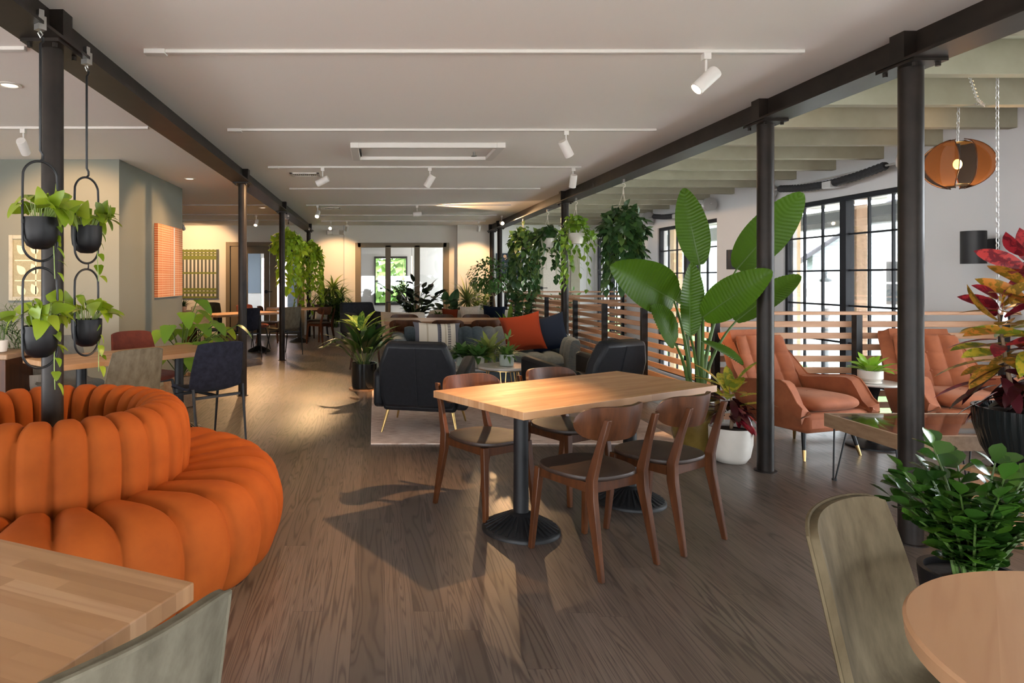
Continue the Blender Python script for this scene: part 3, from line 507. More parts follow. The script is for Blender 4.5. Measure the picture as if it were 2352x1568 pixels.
# ---- upholstered shell chair
def make_shell(label, matk):
    t = thing('shell_chair', label, 'chair')
    P = [(.235, .430), (.215, .452), (.13, .458), (0, .450), (-.11, .450), (-.175, .475), (-.210, .53), (-.228, .60), (-.248, .69), (-.268, .78), (-.284, .845), (-.290, .872)]
    Wd = [.185, .205, .222, .232, .236, .238, .238, .236, .230, .220, .210, .204]
    def prof(v):
        f = v*(len(P)-1); i = min(int(f), len(P)-2); k = f-i
        def cr(a, b, c, d): return .5*(2*b+(c-a)*k+(2*a-5*b+4*c-d)*k*k+(3*b-a-3*c+d)*k**3)
        g = lambda A, j: A[max(0, min(len(A)-1, j))]
        y = cr(*[g(P, i+q)[0] for q in (-1, 0, 1, 2)]); z = cr(*[g(P, i+q)[1] for q in (-1, 0, 1, 2)]); w = cr(*[g(Wd, i+q) for q in (-1, 0, 1, 2)]); 
        return y, z, w
    def fn(off):
        def q(u, v):
            s = 2*u-1; y, z, w = prof(.5+(v-.5)*(1-.10*abs(s)**4-.05*s*s)); b = sstep(.35, .6, v); c = (s*w/.238)**2
            return (s*w, y+c*(.055*b)+off*b, z+c*.028*(1-b)-off*(1-b))
        return q
    sh = MB().sheet(fn(0), 25, 52, .020).build('shell', M[matk], t, smooth=70)
    edge = [fn(.0)(u, v) for u, v in [(0, i/40) for i in range(41)]+[(i/14, 1) for i in range(1, 15)]+[(1, 1-i/40) for i in range(1, 41)]+[(1-i/14, 0) for i in range(1, 14)]]
    MB().tube([V(p)+V((0, .0, .002)) for p in edge], .0045, 5, True).build('piping', M[matk], sh)
    for sx in (-1, 1):
        for y0, y1, zt in ((.15, .245, .42), (-.205, -.27, .50)):
            MB().cyl((sx*.225, y1, 0), (sx*(.20 if y0 > 0 else .232), y0, zt), .0085, .0125, 10).build('leg', M['black'], t)
    MB().bar((-.205, .14, .415), (.205, .14, .415), .025, .02, side=(0, 1, 0)).bar((-.225, -.19, .42), (.225, -.19, .42), .025, .02, side=(0, 1, 0)).bar((0, .14, .415), (0, -.19, .42), .03, .02).build('under_frame', M['black'], t)
    return t
# ---- pedestal tables
def pedestal(t, x, y, h=.71, sq_=False, r=.215):
    MB().lathe([(.042, .09), (.040, .5), (.040, h-.02)], 22, (x, y, 0)).build('column', M['castiron'], t)
    n = 72
    prof = [(r, 0), (r, .012), (r*.97, .020), (r*.6, .050), (.062, .095), (.050, .105)]
    MB().lathe(prof, n, (x, y, 0), True, lambda j, q, z: 1.0+(0.0 if z > .09 or z < .013 else .0)).build('base', M['castiron'], t)
    f = MB()
    for k in range(30):
        a = 2*pi*k/30; c, s = cos(a), sin(a)
        f.bar((x+c*.07, y+s*.07, .089), (x+c*r*.93, y+s*r*.93, .024), .006, .010, .016, .008, side=(-s, c, 0))
    f.build('base_rib', M['castiron'], t)
    MB().bar((x-.16, y, h-.006), (x+.16, y, h-.006), .012, .05, side=(0, 0, 1)).bar((x, y-.16, h-.006), (x, y+.16, h-.006), .012, .05, side=(0, 0, 1)).build('top_plate', M['castiron'], t)
def rect_table(label, loc, rz, L, Wt, bases, name='dining_table', h=.75, th=.040, group='butcher block dining tables'):
    t = thing(name, label, 'table', loc, rz, group)
    MB().box(-L/2, L/2, -Wt/2, Wt/2, h-th, h).build('tabletop', M['butcher'], t, bev=.003)
    for b in bases: pedestal(t, b, 0, h-th)
    return t
A1 = R(31.2)
rect_table('butcher block table in the centre with four walnut chairs around it', (1.208, 3.965, 0), A1, 1.585, .735, (-.46, .46))
c0 = make_dining('walnut chair at the near long side of the central table, closest to the camera'); G1 = 'walnut chairs around the central table'
fx, fy = -sin(A1), cos(A1); r0 = face(fx, fy)
c0['group'] = G1; c0.location = (1.085, 3.40, 0); c0.rotation_euler.z = r0-.02
dup(c0, (1.572, 3.69, 0), r0+.06, 'walnut chair at the near long side of the central table, beside the white planter', G1)
dup(c0, (.680, 4.06, 0), r0+pi+.03, 'walnut chair at the far left of the central table, before the left black armchair', G1)
dup(c0, (1.255, 4.37, 0), r0+pi, 'walnut chair at the central table, before the small marble table', G1)
# left foreground table and chair
a = atan2(.251, -.575)
ux, uy = V((-.575, .251)).normalized(); vx, vy = V((-.183, -.34)).normalized()
L, Wt = 1.55, .735
cx, cy = -.358+ux*L/2+vx*Wt/2, 1.42+uy*L/2+vy*Wt/2
rect_table('butcher block table cut off by the lower left corner, in front of the round sofa', (cx, cy, 0), atan2(-uy, -ux), L, Wt, (-.46, .46))
s0 = make_shell('grey beige shell chair with only its back top showing, at the lower left table', 'beige'); G2 = 'upholstered shell chairs'
s0['group'] = G2
s0.location = (-.57, 1.13, 0); s0.rotation_euler.z = face(-.83, .56)
# right foreground round table and chair
t = thing('round_table', 'round beech table cut off by the lower right corner', 'table', (1.395, 1.045, 0))
MB().lathe([(.0, .71), (.435, .71), (.447, .716), (.450, .744), (.444, .75), (0, .75)], 90).build('tabletop', M['butcherend'], t, smooth=30, rz=R(48)); pedestal(t, 0, 0, .71)
o = make_shell('olive grey shell chair in the lower right foreground, facing the round table', 'olive'); o['group'] = G2; o.location = (1.225, 1.34, 0); o.rotation_euler.z = face(.60, -.80)
S_OL = o
# mid left table
A2 = R(50.4); D2 = V((cos(A2), sin(A2), 0)); N2 = V((sin(A2), -cos(A2), 0))
T2 = V((-2.083, 5.79, 0)); rect_table('butcher block table behind the round orange sofa with four mixed shell chairs', T2, A2, 1.54, .70, (-.46, .46))
fN = face(-N2.x, -N2.y)
dup(s0, T2+N2*.52-D2*.42, fN+.05, 'beige shell chair seen from behind, just above the orange sofa back', G2)
nv = make_shell('dark navy shell chair seen from behind, between the orange sofa and a column', 'navyv'); nv['group'] = G2; nv.location = T2+N2*.52+D2*.36+V((.02, -.03, 0)); nv.rotation_euler.z = fN-.12
ru = make_shell('rust red shell chair facing the camera between the beige and the navy chair', 'rustf'); ru['group'] = G2; ru.location = T2-N2*.50+D2*.42; ru.rotation_euler.z = fN+pi
gr = make_shell('grey shell chair at the far side of the table behind the hanging black planters', 'greyv'); gr['group'] = G2; gr.location = T2-N2*.52-D2*.30; gr.rotation_euler.z = fN+pi
# far left table
T3 = V((-2.50, 12.47, 0)); rect_table('butcher block table in the far left bay by the patterned canvas', T3, A2, 1.54, .70, (-.46, .46))
dup(nv, (-2.34, 11.84, 0), fN, 'dark navy shell chair at the far left table, left of a slim column', G2)
dup(s0, (-1.66, 12.28, 0), fN-.1, 'pale beige shell chair seen from behind the slim column of the far left table', G2)
dup(ru, (-2.38, 13.15, 0), fN+pi+.1, 'rust red shell chair at the far side of the far left table', G2)
dup(gr, (-3.10, 12.52, 0), fN+pi, 'grey shell chair at the far side of the far left table, under the patterned canvas', G2)
dup(S_OL, (-3.45, 14.1, 0), face(.3, -1), 'olive shell chair peeping out behind the grey chair under the patterned canvas', G2)
rect_table('small butcher block table with walnut chairs before the double door', (-1.72, 14.62, 0), R(8), 1.25, .72, (.08,))
G3 = 'walnut chairs before the double door'
dup(c0, (-1.16, 14.30, 0), face(-.8, .6), 'walnut chair at the right end of the small table before the double door', G3)
dup(c0, (-1.28, 15.20, 0), face(-.3, -1), 'walnut chair at the far side of the small table before the double door', G3)
dup(c0, (-2.30, 14.55, 0), face(1, .1), 'walnut chair at the left end of the small table before the double door', G3)
# long communal table
t = thing('communal_table', 'long pale wood communal table behind the grey sofa', 'table', (1.10, 10.48, 0))
MB().box(-.95, .95, -.48, .48, .71, .75).build('tabletop', M['butcher'], t, bev=.003)
MB().box(-.93, .93, .10, .14, .0, .71).build('panel', M['cedar'], t); 
for s in (-1, 1): MB().box(s*.90-.03, s*.90+.03, -.42, .42, 0, .71).build('end_panel', M['cedar'], t, bev=.003)
G4 = 'walnut chairs around the communal table'
for x, l in ((.455, 'left'), (1.07, 'middle'), (1.65, 'right')): dup(c0, (x, 9.92, 0), 0, f'{l} one of the three walnut chair backs right behind the grey sofa', G4)
for x, l in ((.50, 'left'), (1.10, 'middle'), (1.70, 'right')): dup(c0, (x, 11.05, 0), pi, f'{l} one of the three walnut chairs at the far side of the communal table', G4)
dup(c0, (-.12, 10.45, 0), face(1, 0), 'walnut chair at the left end of the communal table, behind the aspidistra', G4)
dup(c0, (2.42, 10.5, 0), face(-1, 0), 'walnut chair at the right end of the communal table, by the slatted rail', G4)
# ------------------------------------------------------------------ round channel sofa
t = thing('round_sofa', 'round orange velvet channel sofa around the left column', 'sofa', (LXC, 3.27, 0))
NR, SUB = 28, 10
def ribbed(prof, amp, ph=0.0):
    """closed revolve of an (r, z) loop; bulging ribs pushed out along the loop normal"""
    k = len(prof); nu = NR*SUB; rings = []
    nr = []
    for i in range(k):
        a, b = prof[(i-1) % k], prof[(i+1) % k]; dx, dz = b[0]-a[0], b[1]-a[1]; l = sqrt(dx*dx+dz*dz) or 1; nr.append((dz/l, -dx/l))
    for j in range(nu):
        f = (j/SUB+ph) % 1.0; b = amp*(1-abs(2*f-1)**3.6)-amp*.25; a = 2*pi*j/nu; rings.append([V(((p[0]+q[0]*b*p[2])*cos(a), (p[0]+q[0]*b*p[2])*sin(a), p[1]+q[1]*b*p[2])) for p, q in zip(prof, nr)])
    return MB().ring(rings, False, True)
def loop(pts, n):
    """resample a closed polygon smoothly: Catmull-Rom"""
    o = []; k = len(pts)
    for i in range(k):
        p = [pts[(i+q) % k] for q in (-1, 0, 1, 2)]
        for j in range(n):
            t_ = j/n; o.append(tuple(.5*(2*b+(c-a_)*t_+(2*a_-5*b+4*c-d)*t_*t_+(3*b-a_-3*c+d)*t_**3) for a_, b, c, d in zip(*p)))
    return o
seat = loop([(.50, .10, 0), (.95, .07, 0), (1.03, .10, .9), (1.075, .22, 1), (1.075, .33, 1), (1.03, .425, 1), (.93, .460, 1), (.78, .450, 1), (.62, .425, 1), (.50, .40, 0)], 4)
ribbed(seat, .046).build('seat', M['velvet'], t, smooth=100)
back = loop([(.60, .36, 1), (.625, .50, 1), (.625, .64, 1), (.600, .735, 1), (.535, .775, 1), (.455, .765, 1), (.405, .70, 1), (.395, .56, 1), (.395, .40, 1), (.42, .20, 0), (.55, .20, 0)], 4)
ribbed(back, .030).build('backrest', M['velvet'], t, smooth=100)
MB().lathe([(.9, 0), (.96, .01), (.96, .09), (.4, .09), (.4, 0)], 64, caps=False).build('plinth', M['black'], t)
# ------------------------------------------------------------------ lounge
t = tag(MB().box(-.03, 2.62, 5.63, 8.55, .0, .012).build('area_rug', M['rugm'], bev=.004), 'faded beige and pink woven rug under the black armchairs', 'rug')
def make_leather(label):
    t = thing('leather_armchair', label, 'armchair', group='black leather armchairs with brass legs')
    Mt = Matrix.Translation((0, -.27, .26)) @ Matrix.Rotation(R(15), 4, 'X')
    poly = [(-.31, 0), (.31, 0), (.335, .10), (.335, .40), (.255, .60), (-.255, .60), (-.335, .40), (-.335, .10)]
    Mp = Mt @ Matrix(((1, 0, 0, 0), (0, 0, -1, 0), (0, 1, 0, 0), (0, 0, 0, 1)))
    b = MB().prism(poly, -.02, .11, Mp).build('backrest', M['leather'], t, bev=.035, smooth=60)
    MB().tube([Mt @ V((0, -.112, .03)), Mt @ V((0, -.113, .30)), Mt @ V((0, -.112, .57))], .006, 6).build('piping', M['leather'], b)
    MB().box(-.33, .33, -.33, .34, .20, .33).build('seat_base', M['leather'], t, bev=.03)
    MB().box(-.28, .28, -.22, .37, .33, .45).build('seat_cushion', M['leather'], t, bev=.04)
    for s in (-1, 1):
        MB().ring([[V((s*.37+x*w, y, z0+(z1-z0)*k)) for x, k in ((-1, 0), (1, 0), (1, 1), (-1, 1))] for y, z0, z1, w in ((-.34, .24, .52, .03), (-.28, .22, .55, .055), (.0, .22, .585, .06), (.34, .24, .63, .06), (.40, .28, .63, .045))]).build('armrest', M['leather'], t, bev=.03, smooth=60)
        for y0, y1 in ((-.26, -.33), (.27, .33)): MB().cyl((s*.34, y1, 0), (s*.29, y0, .21), .008, .016, 12).build('leg', M['brass'], t)
    return t
l0 = make_leather('black leather armchair seen from behind on the left of the rug'); l0.location = (.475, 6.27, .012); l0.rotation_euler.z = face(.248, .969)
dup(l0, (1.98, 6.40, .012), face(-.50, .866), 'black leather armchair on the right of the rug, facing away to the left')
# teal sofa
t = thing('channel_sofa', 'slate grey channel tufted sofa behind the rug, facing the camera', 'sofa', (1.38, 8.55, .012), pi)
MB().box(-1.0, 1.0, -.36, .36, .12, .26).build('base', M['teal'], t, bev=.03)
def chan(n, k): return 1-abs(2*((k*n) % 1.0)-1)**2.4 if k < 1 else 0
def seatf(u, v):
    b = .022*chan(9, u); a = 2*pi*v; x, z = sq(a, .45); return (-.93+1.86*u, .02+x*(.36+b), .345+z*(.095+b))
MB().sheet(lambda u, v: seatf(u, 1-v), 100, 21).build('seat', M['teal'], t, smooth=100)
def backf(u, v):
    b = .020*chan(13, u); a = 2*pi*v; x, z = sq(a, .5); zz = .44+z*(.28+b); return (-.98+1.96*u, -.40+x*(.10+b)-(zz-.44)*.18, zz)
MB().sheet(lambda u, v: backf(u, 1-v), 131, 21).build('backrest', M['teal'], t, smooth=100)
for s in (-1, 1):
    def armf(u, v, s=s):
        b = .018*chan(5, u); a = 2*pi*v; x, z = sq(a, .5); h = .26-.03*u; q = sstep(.82, 1, u)
        return (s*(1.02)+x*(.085+b)*(1-.25*q)+s*.05*(z+1)/2, -.44+.84*u, .40+z*(h+b*.5))
    MB().sheet((lambda u, v: armf(u, v)) if s < 0 else (lambda u, v: armf(u, v)), 61, 21).add([armf(1, k/20) for k in range(20)], [tuple(range(20))]).build('armrest', M['teal'], t, smooth=100)
    for y in (-.3, .3): MB().cyl((s*.88, y, 0), (s*.88, y, .13), .014, .02, 10).build('leg', M['black'], t)
def pillow(mb, w, h, th, n=18):
    for sg in (1, -1):
        def f(u, v):
            x, y = 2*u-1, 2*v-1; e = (1-x*x)*(1-y*y); px = x*(1-.11*(1-y*y)); py = y*(1-.11*(1-x*x))
            return (px*w/2, sg*th/2*max(e, 0)**.42, py*h/2)
        mb.sheet((lambda u, v: f(u, v)) if sg < 0 else (lambda u, v: f(1-u, v)), n, n)
    return mb
def put_pillow(label, loc, rz, lean, w, h, th, mk, roll=0, stripes=None):
    t = thing('throw_pillow', label, 'pillow', loc, rz)
    o = pillow(MB(), w, h, th).build('cover', M[mk], t, smooth=120); o.rotation_euler = (lean, roll, 0); o.location = (0, 0, h/2*cos(lean)+.005)
    if stripes: o.data.materials[0] = stripes
    return t
def _stripe():
    m, nt, b = base('striped_pillow_cloth', .85); sp = nd(nt, 'ShaderNodeSeparateXYZ'); nt.links.new(coords(nt), sp.inputs[0])
    x = math_(nt, 'MULTIPLY_ADD', sp.outputs[0], 1.7, .5); W_, K_, G_, T_ = (.62, .56, .46), (.03, .032, .04), (.11, .11, .13), (.44, .37, .27)
    c = ramp(nt, x, [(0, G_), (.10, W_), (.26, T_), (.30, W_), (.44, W_), (.50, G_), (.58, W_), (.66, T_), (.69, W_), (.82, W_), (.90, G_)], 'CONSTANT')
    fz = math_(nt, 'FRACT', math_(nt, 'MULTIPLY', sp.outputs[2], 45)); dash = math_(nt, 'GREATER_THAN', fz, .5)
    bx = math_(nt, 'MULTIPLY', math_(nt, 'LESS_THAN', math_(nt, 'ABSOLUTE', math_(nt, 'SUBTRACT', x, .76)), .035), dash)
    bx2 = math_(nt, 'MULTIPLY', math_(nt, 'LESS_THAN', math_(nt, 'ABSOLUTE', math_(nt, 'SUBTRACT', x, .56)), .018), dash)
    nt.links.new(mixc(nt, math_(nt, 'MAXIMUM', bx, bx2), c, K_), b.inputs['Base Color']); return m
put_pillow('patterned cream and charcoal striped pillow on the left of the grey sofa', (.80, 8.60, .46), .08, -.30, .62, .38, .16, 'cream', .03, _stripe())
put_pillow('rust orange velvet pillow on the right of the grey sofa', (1.88, 8.50, .46), -.05, -.32, .52, .50, .18, 'rust', -.17)
put_pillow('navy blue pillow in the right corner of the grey sofa', (2.22, 8.56, .46), -.25, -.32, .48, .48, .17, 'blue', -.24)
# coffee tables
t = thing('marble_side_table', 'small round white marble table with a fern pot on it, behind the walnut chair', 'side table', (1.32, 6.93, .012))
MB().lathe([(0, .455), (.245, .455), (.255, .462), (.255, .478), (.25, .483), (0, .483)], 48).build('tabletop', M['marble'], t, smooth=30); MB().lathe([(.235, .445), (.245, .447), (.245, .456), (.235, .456)], 40).build('rim', M['brass'], t)
for k in range(3):
    a = 2*pi*k/3+.4; c, s = cos(a), sin(a)
    MB().tube([(c*.16-s*.03, s*.16+c*.03, .45), (c*.20, s*.20, .008), (c*.21, s*.21, .006), (c*.16+s*.03, s*.16-c*.03, .45)], .006, 7).build('leg', M['brass'], t)
t = thing('marble_coffee_table', 'larger white marble coffee table with three potted plants, before the grey sofa', 'coffee table', (1.20, 7.42, .012))
MB().prism([(-.50, -.22), (-.40, -.32), (.40, -.32), (.50, -.22), (.50, .22), (.40, .32), (-.40, .32), (-.50, .22)], .395, .42).build('tabletop', M['marble'], t, bev=.004)
for sx in (-1, 1):
    for sy in (-1, 1): MB().tube([(sx*.34, sy*.24, .395), (sx*.40, sy*.27, .008), (sx*.42, sy*.28, .008), (sx*.42, sy*.20, .395)], .006, 7).build('leg', M['brass'], t)
# ------------------------------------------------------------------ orange armchairs
def make_orange(label):
    t = thing('velvet_armchair', label, 'armchair', group='terracotta velvet armchairs')
    # plan path from right arm front round the back to left arm front
    def path(s):
        a = abs(s); sg = 1 if s >= 0 else -1
        if a < .36: x, y = a/.36*.25, -.36
        elif a < .60: q = (a-.36)/.24*pi/2; x, y = .25+.13*sin(q), -.36+.15*(1-cos(q))
        else: q = (a-.60)/.40; x, y = .38+.015*q, -.21+.57*q
        return sg*x, y
    def outer(u, v):
        s = 2*u-1; a = abs(s); x, y = path(s); back = 1-sstep(.40, .585, a)
        top = .565+.345*back+.045*sstep(.55, .9, a)*(1-sstep(.9, 1, a))-.15*sstep(.84, 1, a)**1.6; bot = .235+.05*sstep(.9, 1, a)
        z = bot+(top-bot)*v; k = .88+.12*min(1, v*2.2); lean = -.20*back*max(0, (z-.40))/.5
        flare = .05*(1-back)*sin(pi*min(1, v))*.6
        return (x*(k+flare)-(.10*x*back*max(0, v-.55) if back > .3 else 0), y*(k if y > 0 else 1)+lean, z)
    MB().sheet(lambda u, v: outer(1-u, v), 61, 14, -.095).build('shell', M['rustv'], t, smooth=80, bev=.036)
    e = [V(outer(i/60, 1)) for i in range(61)]
    MB().tube(e, .007, 6).build('piping', M['rustv'], t)
    def bc(u, v):
        s = 2*u-1; c = .030*(1-abs(2*((u*4) % 1.0)-1)**2.5) if u < 1 else 0; z = .44+.46*v
        w = .285-.03*v+(.0 if v < .95 else -.01); h = .012*(1-abs(2*((v*3) % 1.0)-1)**8) if v < 1 else 0
        y = -.275-.20*(z-.40)/.5+.02+.035*s*s+c+h*.6; return (s*w, y+.03, z)
    b = MB().sheet(lambda u, v: bc(1-u, v), 65, 40, .07).build('back_cushion', M['rustv'], t, smooth=100)
    for x in (-.0,):
        for vv in (.333, .667): p = V(bc(.5, vv)); MB().ell(p+V((0, .008, 0)), .013, .009, .013).build('button', M['rustv'], b)
    def cush(u, v):
        a = 2*pi*u; x, y = sq(a, .42); k = sin(pi*v)**.45; return (x*.275*max(k, .02), .07+y*.29*max(k, .02), .425-.065*cos(pi*v)-.03*(1-k)*0)
    MB().sheet(cush, 40, 15, cu=True).build('seat_cushion', M['rustv'], t, smooth=100)
    MB().box(-.33, .33, -.30, .35, .215, .37).build('seat_base', M['rustv'], t, bev=.045)
    for sx in (-1, 1):
        for sy in (-1, 1):
            p0, p1 = V((sx*.29, sy*.29+.0, 0)), V((sx*.24, sy*.24, .24)); q = p0+(p1-p0)*.32
            g = MB().cyl(q, p1, .0135, .019, 12).build('leg', M['black'], t); MB().cyl(p0, q+(p1-p0)*.01, .010, .0142, 12).build('brass_tip', M['brass'], g)
    return t
o0 = make_orange('terracotta velvet armchair on the left, behind the middle right column'); o0.location = (3.47, 5.48, 0); o0.rotation_euler.z = face(.30, -.95)
dup(o0, (4.80, 5.55, 0), face(-.16, -.98), 'terracotta velvet armchair on the right, behind the nearest right column')
t = thing('pedestal_side_table', 'white topped black pedestal side table between the orange armchairs', 'side table', (4.15, 5.58, 0))
MB().lathe([(0, .515), (.195, .515), (.205, .522), (.205, .532), (.20, .535), (0, .535)], 48).build('tabletop', M['marble'], t, smooth=30)
MB().lathe([(.20, 0), (.20, .012), (.18, .02), (.05, .035), (.032, .08), (.028, .25), (.032, .40), (.05, .48), (.10, .512), (.11, .516)], 32).build('pedestal', M['black'], t)
t = thing('glass_coffee_table', 'wooden box framed glass coffee table on black hairpin legs', 'coffee table', (3.147, 4.005, 0))
lx, ly = 1.0, .69
MB().box(0, .022, 0, ly, .365, .455).build('side_board', M['pine'], t, bev=.002); MB().box(lx-.022, lx, 0, ly, .365, .455).build('side_board', M['pine'], t, bev=.002)
MB().box(.022, lx-.022, 0, .022, .365, .455).build('front_board', M['pine'], t, bev=.002); MB().box(.022, lx-.022, ly-.022, ly, .365, .455).build('back_board', M['pine'], t, bev=.002)
MB().box(.022, lx-.022, .022, ly-.022, .37, .385).build('tray', M['roof'], t); MB().box(.02, lx-.02, .02, ly-.02, .447, .453).build('glass_top', M['glasst'], t)
for x, sx in ((.07, -1), (lx-.07, 1)):
    for y, sy in ((.07, -1), (ly-.07, 1)):
        MB().tube([(x-.05*sx*0-.045, y, .366), (x+sx*.03-.008, y+sy*.02, .012), (x+sx*.03+.008, y+sy*.02, .012), (x+.045, y, .366)], .0055, 7).cyl((x+sx*.03, y+sy*.02, 0), (x+sx*.03, y+sy*.02, .012), .016, n=10).build('leg', M['black'], t)
# far lounge
def tub(label, cx, cy, rz, mk, r=.40, h=.72):
    t = thing('tub_armchair', label, 'armchair', (cx, cy, 0), rz)
    def f(u, v):
        a = -pi*.5+ (u-.5)*pi*1.45; k = 1-sstep(.30, .5, abs(u-.5)); top = h*.72+h*.28*k; z = .12+(top-.12)*v; return (cos(a)*r*(.9+.1*v), sin(a)*r*(.9+.1*v), z)
    MB().sheet(lambda u, v: f(u, v), 40, 8, .09).build('shell', M[mk], t, smooth=90)
    MB().lathe([(.0, .14), (r-.09, .14), (r-.06, .2), (r-.06, .38), (r-.1, .43), (0, .44)], 32).build('seat_cushion', M[mk], t)
    for k in range(4): a = pi/4+k*pi/2; MB().cyl((cos(a)*r*.75, sin(a)*r*.75, 0), (cos(a)*r*.65, sin(a)*r*.65, .15), .012, .02, 10).build('leg', M['walnut'], t)
    return t
tub('cream tub armchair behind the communal table, left of the rubber plant', .55, 13.0, face(.2, 1), 'cream', .43, .74)
t = thing('wing_armchair', 'dark navy armchair beside the dracaena against the far wall', 'armchair', (-.20, 14.5, 0), face(.45, -.9))
MB().box(-.40, .40, -.38, .36, .14, .42).build('seat_base', M['dnavy'], t, bev=.04); MB().ring([[V((x*w, y0+yy, z)) for x, yy in ((-1, -.08), (1, -.08), (1, .08), (-1, .08))] for z, w, y0 in ((.3, .40, -.34), (.62, .42, -.38), (.86, .38, -.46))]).build('backrest', M['dnavy'], t, bev=.04)
for s in (-1, 1): MB().box(s*.40-.06, s*.40+.06, -.34, .36, .2, .66).build('armrest', M['dnavy'], t, bev=.05)
for s in (-1, 1):
    for y in (-.3, .3): MB().cyl((s*.34, y, 0), (s*.33, y, .15), .014, .02, 10).build('leg', M['walnut'], t)
t = thing('cream_sofa', 'low cream sofa with three pillows beyond the communal table', 'sofa', (2.0, 13.45, 0), pi)
MB().box(-.85, .85, -.38, .40, .10, .42).build('seat', M['cream'], t, bev=.06); MB().box(-.88, .88, -.52, -.32, .12, .74).build('backrest', M['cream'], t, bev=.09)
for s in (-1, 1): MB().box(s*.84-.09, s*.84+.09, -.45, .40, .10, .56).build('armrest', M['cream'], t, bev=.06)
put_pillow('burnt orange pillow on the cream sofa beyond the communal table', (1.52, 13.48, .43), .1, -.25, .34, .36, .14, 'rust', .05)
put_pillow('off white pillow on the cream sofa beyond the communal table', (1.93, 13.46, .43), 0, -.25, .42, .42, .15, 'cream', -.04)
put_pillow('navy pillow on the cream sofa beyond the communal table', (2.40, 13.44, .43), -.1, -.25, .46, .42, .15, 'blue', .05)
tub('burnt orange low armchair at the right end of the communal table by the rail', 2.55, 11.75, face(-.9, -.4), 'tan', .38, .68)
t = thing('console_table', 'slim black console with a small plant before the glass partition', 'console table', (.62, 15.6, 0))
MB().box(-.35, .35, -.13, .13, .83, .85).build('tabletop', M['black'], t)
for s in (-1, 1):
    for y in (-.11, .11): MB().box(s*.33-.01, s*.33+.01, y-.01, y+.01, 0, .83).build('leg', M['black'], t)
# left sideboard, dark plant table
t = thing('sideboard', 'dark sideboard with a live edge wood top at the left edge of the frame', 'sideboard', (-3.55, 5.62, 0))
MB().box(-.60, .60, -.24, .24, .74, .785).build('top', M['pine'], t, bev=.008); MB().box(-.57, .50, -.2, .22, .06, .74).build('body', M['darkwood'], t)
MB().box(.51, .58, -.22, .22, 0, .74).build('side_leg', M['walnut'], t, bev=.004)
for x in (-.30, .22): d = MB().box(x-.25, x+.25, -.215, -.2, .10, .70).build('door', M['darkwood'], t, bev=.004); MB().cyl((x+.2, -.215, .42), (x+.2, -.24, .42), .012, n=10).build('knob', M['brass'], d)
t = thing('plant_bench', 'dark brown bench with a small succulent under the patterned canvas', 'bench', (-3.75, 13.1, 0), .1)
MB().box(-.25, .25, -.45, .45, .70, .75).build('tabletop', M['walnut'], t, bev=.004)
for s in (-1, 1): MB().box(-.22, .22, s*.38-.03, s*.38+.03, 0, .70).build('end_panel', M['walnut'], t)
# ------------------------------------------------------------------ wall art
t = thing('framed_print', 'framed cream leaf print on the lit green wall behind the hanging planters', 'picture', (-3.68, 7.3, 1.51))
f = MB(); w2, h2, b = .29, .356, .045
for q in ((-w2, -w2+b, -h2, h2), (w2-b, w2, -h2, h2), (-w2+b, w2-b, h2-b, h2), (-w2+b, w2-b, -h2, -h2+b)): f.box(q[0], q[1], -.03, -.001, q[2], q[3])
f.build('frame', M['framew'], t, bev=.004); MB().box(-w2+b, w2-b, -.012, -.001, -h2+b, h2-b).build('print', M['printbg'], t)
lf = MB()
for x in (-.13, .0, .13):
    for z in (-.24, -.02, .20): lf.leaf((x+.01, -.0135, z-.05), (-.5+x*3, 0, 1), (0, -1, 0), .13, .085, 0, 0, 6)
for z in (-.14, .08): lf.box(-.23, .23, -.0135, -.012, z-.006, z+.006)
lf.box(-.006, .006, -.0135, -.012, -.30, .30); lf.build('leaf_motif', M['printlf'], t)
t = thing('woven_canvas', 'orange woven canvas on the receding side of the green wall', 'painting', (-2.78, 9.0, 1.62))
MB().box(.001, .05, -.54, .54, -.47, .47).build('canvas', M['orangep'], t, bev=.003); MB().box(.0502, .051, .12, .17, -.46, .46).build('white_stripe', M['canvas'], t)
t = thing('plaid_canvas', 'green and charcoal plaid canvas on the far left wall', 'painting', (-4.28, 16.5, 1.50))
MB().box(-.45, .45, -.04, -.001, -.605, .605).build('canvas', M['canvas'], t, bev=.003)
g = MB()
for k in range(10): x = -.42+k*.093; g.box(x-.024, x+.024, -.0415, -.04, -.60, .60)
g.build('charcoal_band', M['charc'], t); g = MB()
for z, h in ((.56, .03), (.42, .03), (.37, .02), (.49, .02), (.02, .022), (-.38, .03), (-.46, .03), (-.575, .025)): g.box(-.45, .45, -.043, -.0415, z-h, z+h)
g.build('green_band', M['sprout'], t); MB().box(.40, .45, -.0435, -.0415, -.6, .6).build('edge_band', M['charc'], t)
t = thing('dotted_painting', 'navy painting with peach dots on the bay far wall, half hidden by the columns', 'painting', (3.62, 18.0, 1.72))
MB().box(-.36, .36, -.04, -.001, -.34, .34).build('canvas', M['dpaint'], t); g = MB(); rr = random.Random(5)
for k in range(22): x, z, r = rr.uniform(-.3, .3), rr.uniform(-.28, .28), rr.choice((.012, .018, .045)); g.cyl((x, -.0402, z), (x, -.042, z), r, n=12)
g.build('dot', M['dot'], t)
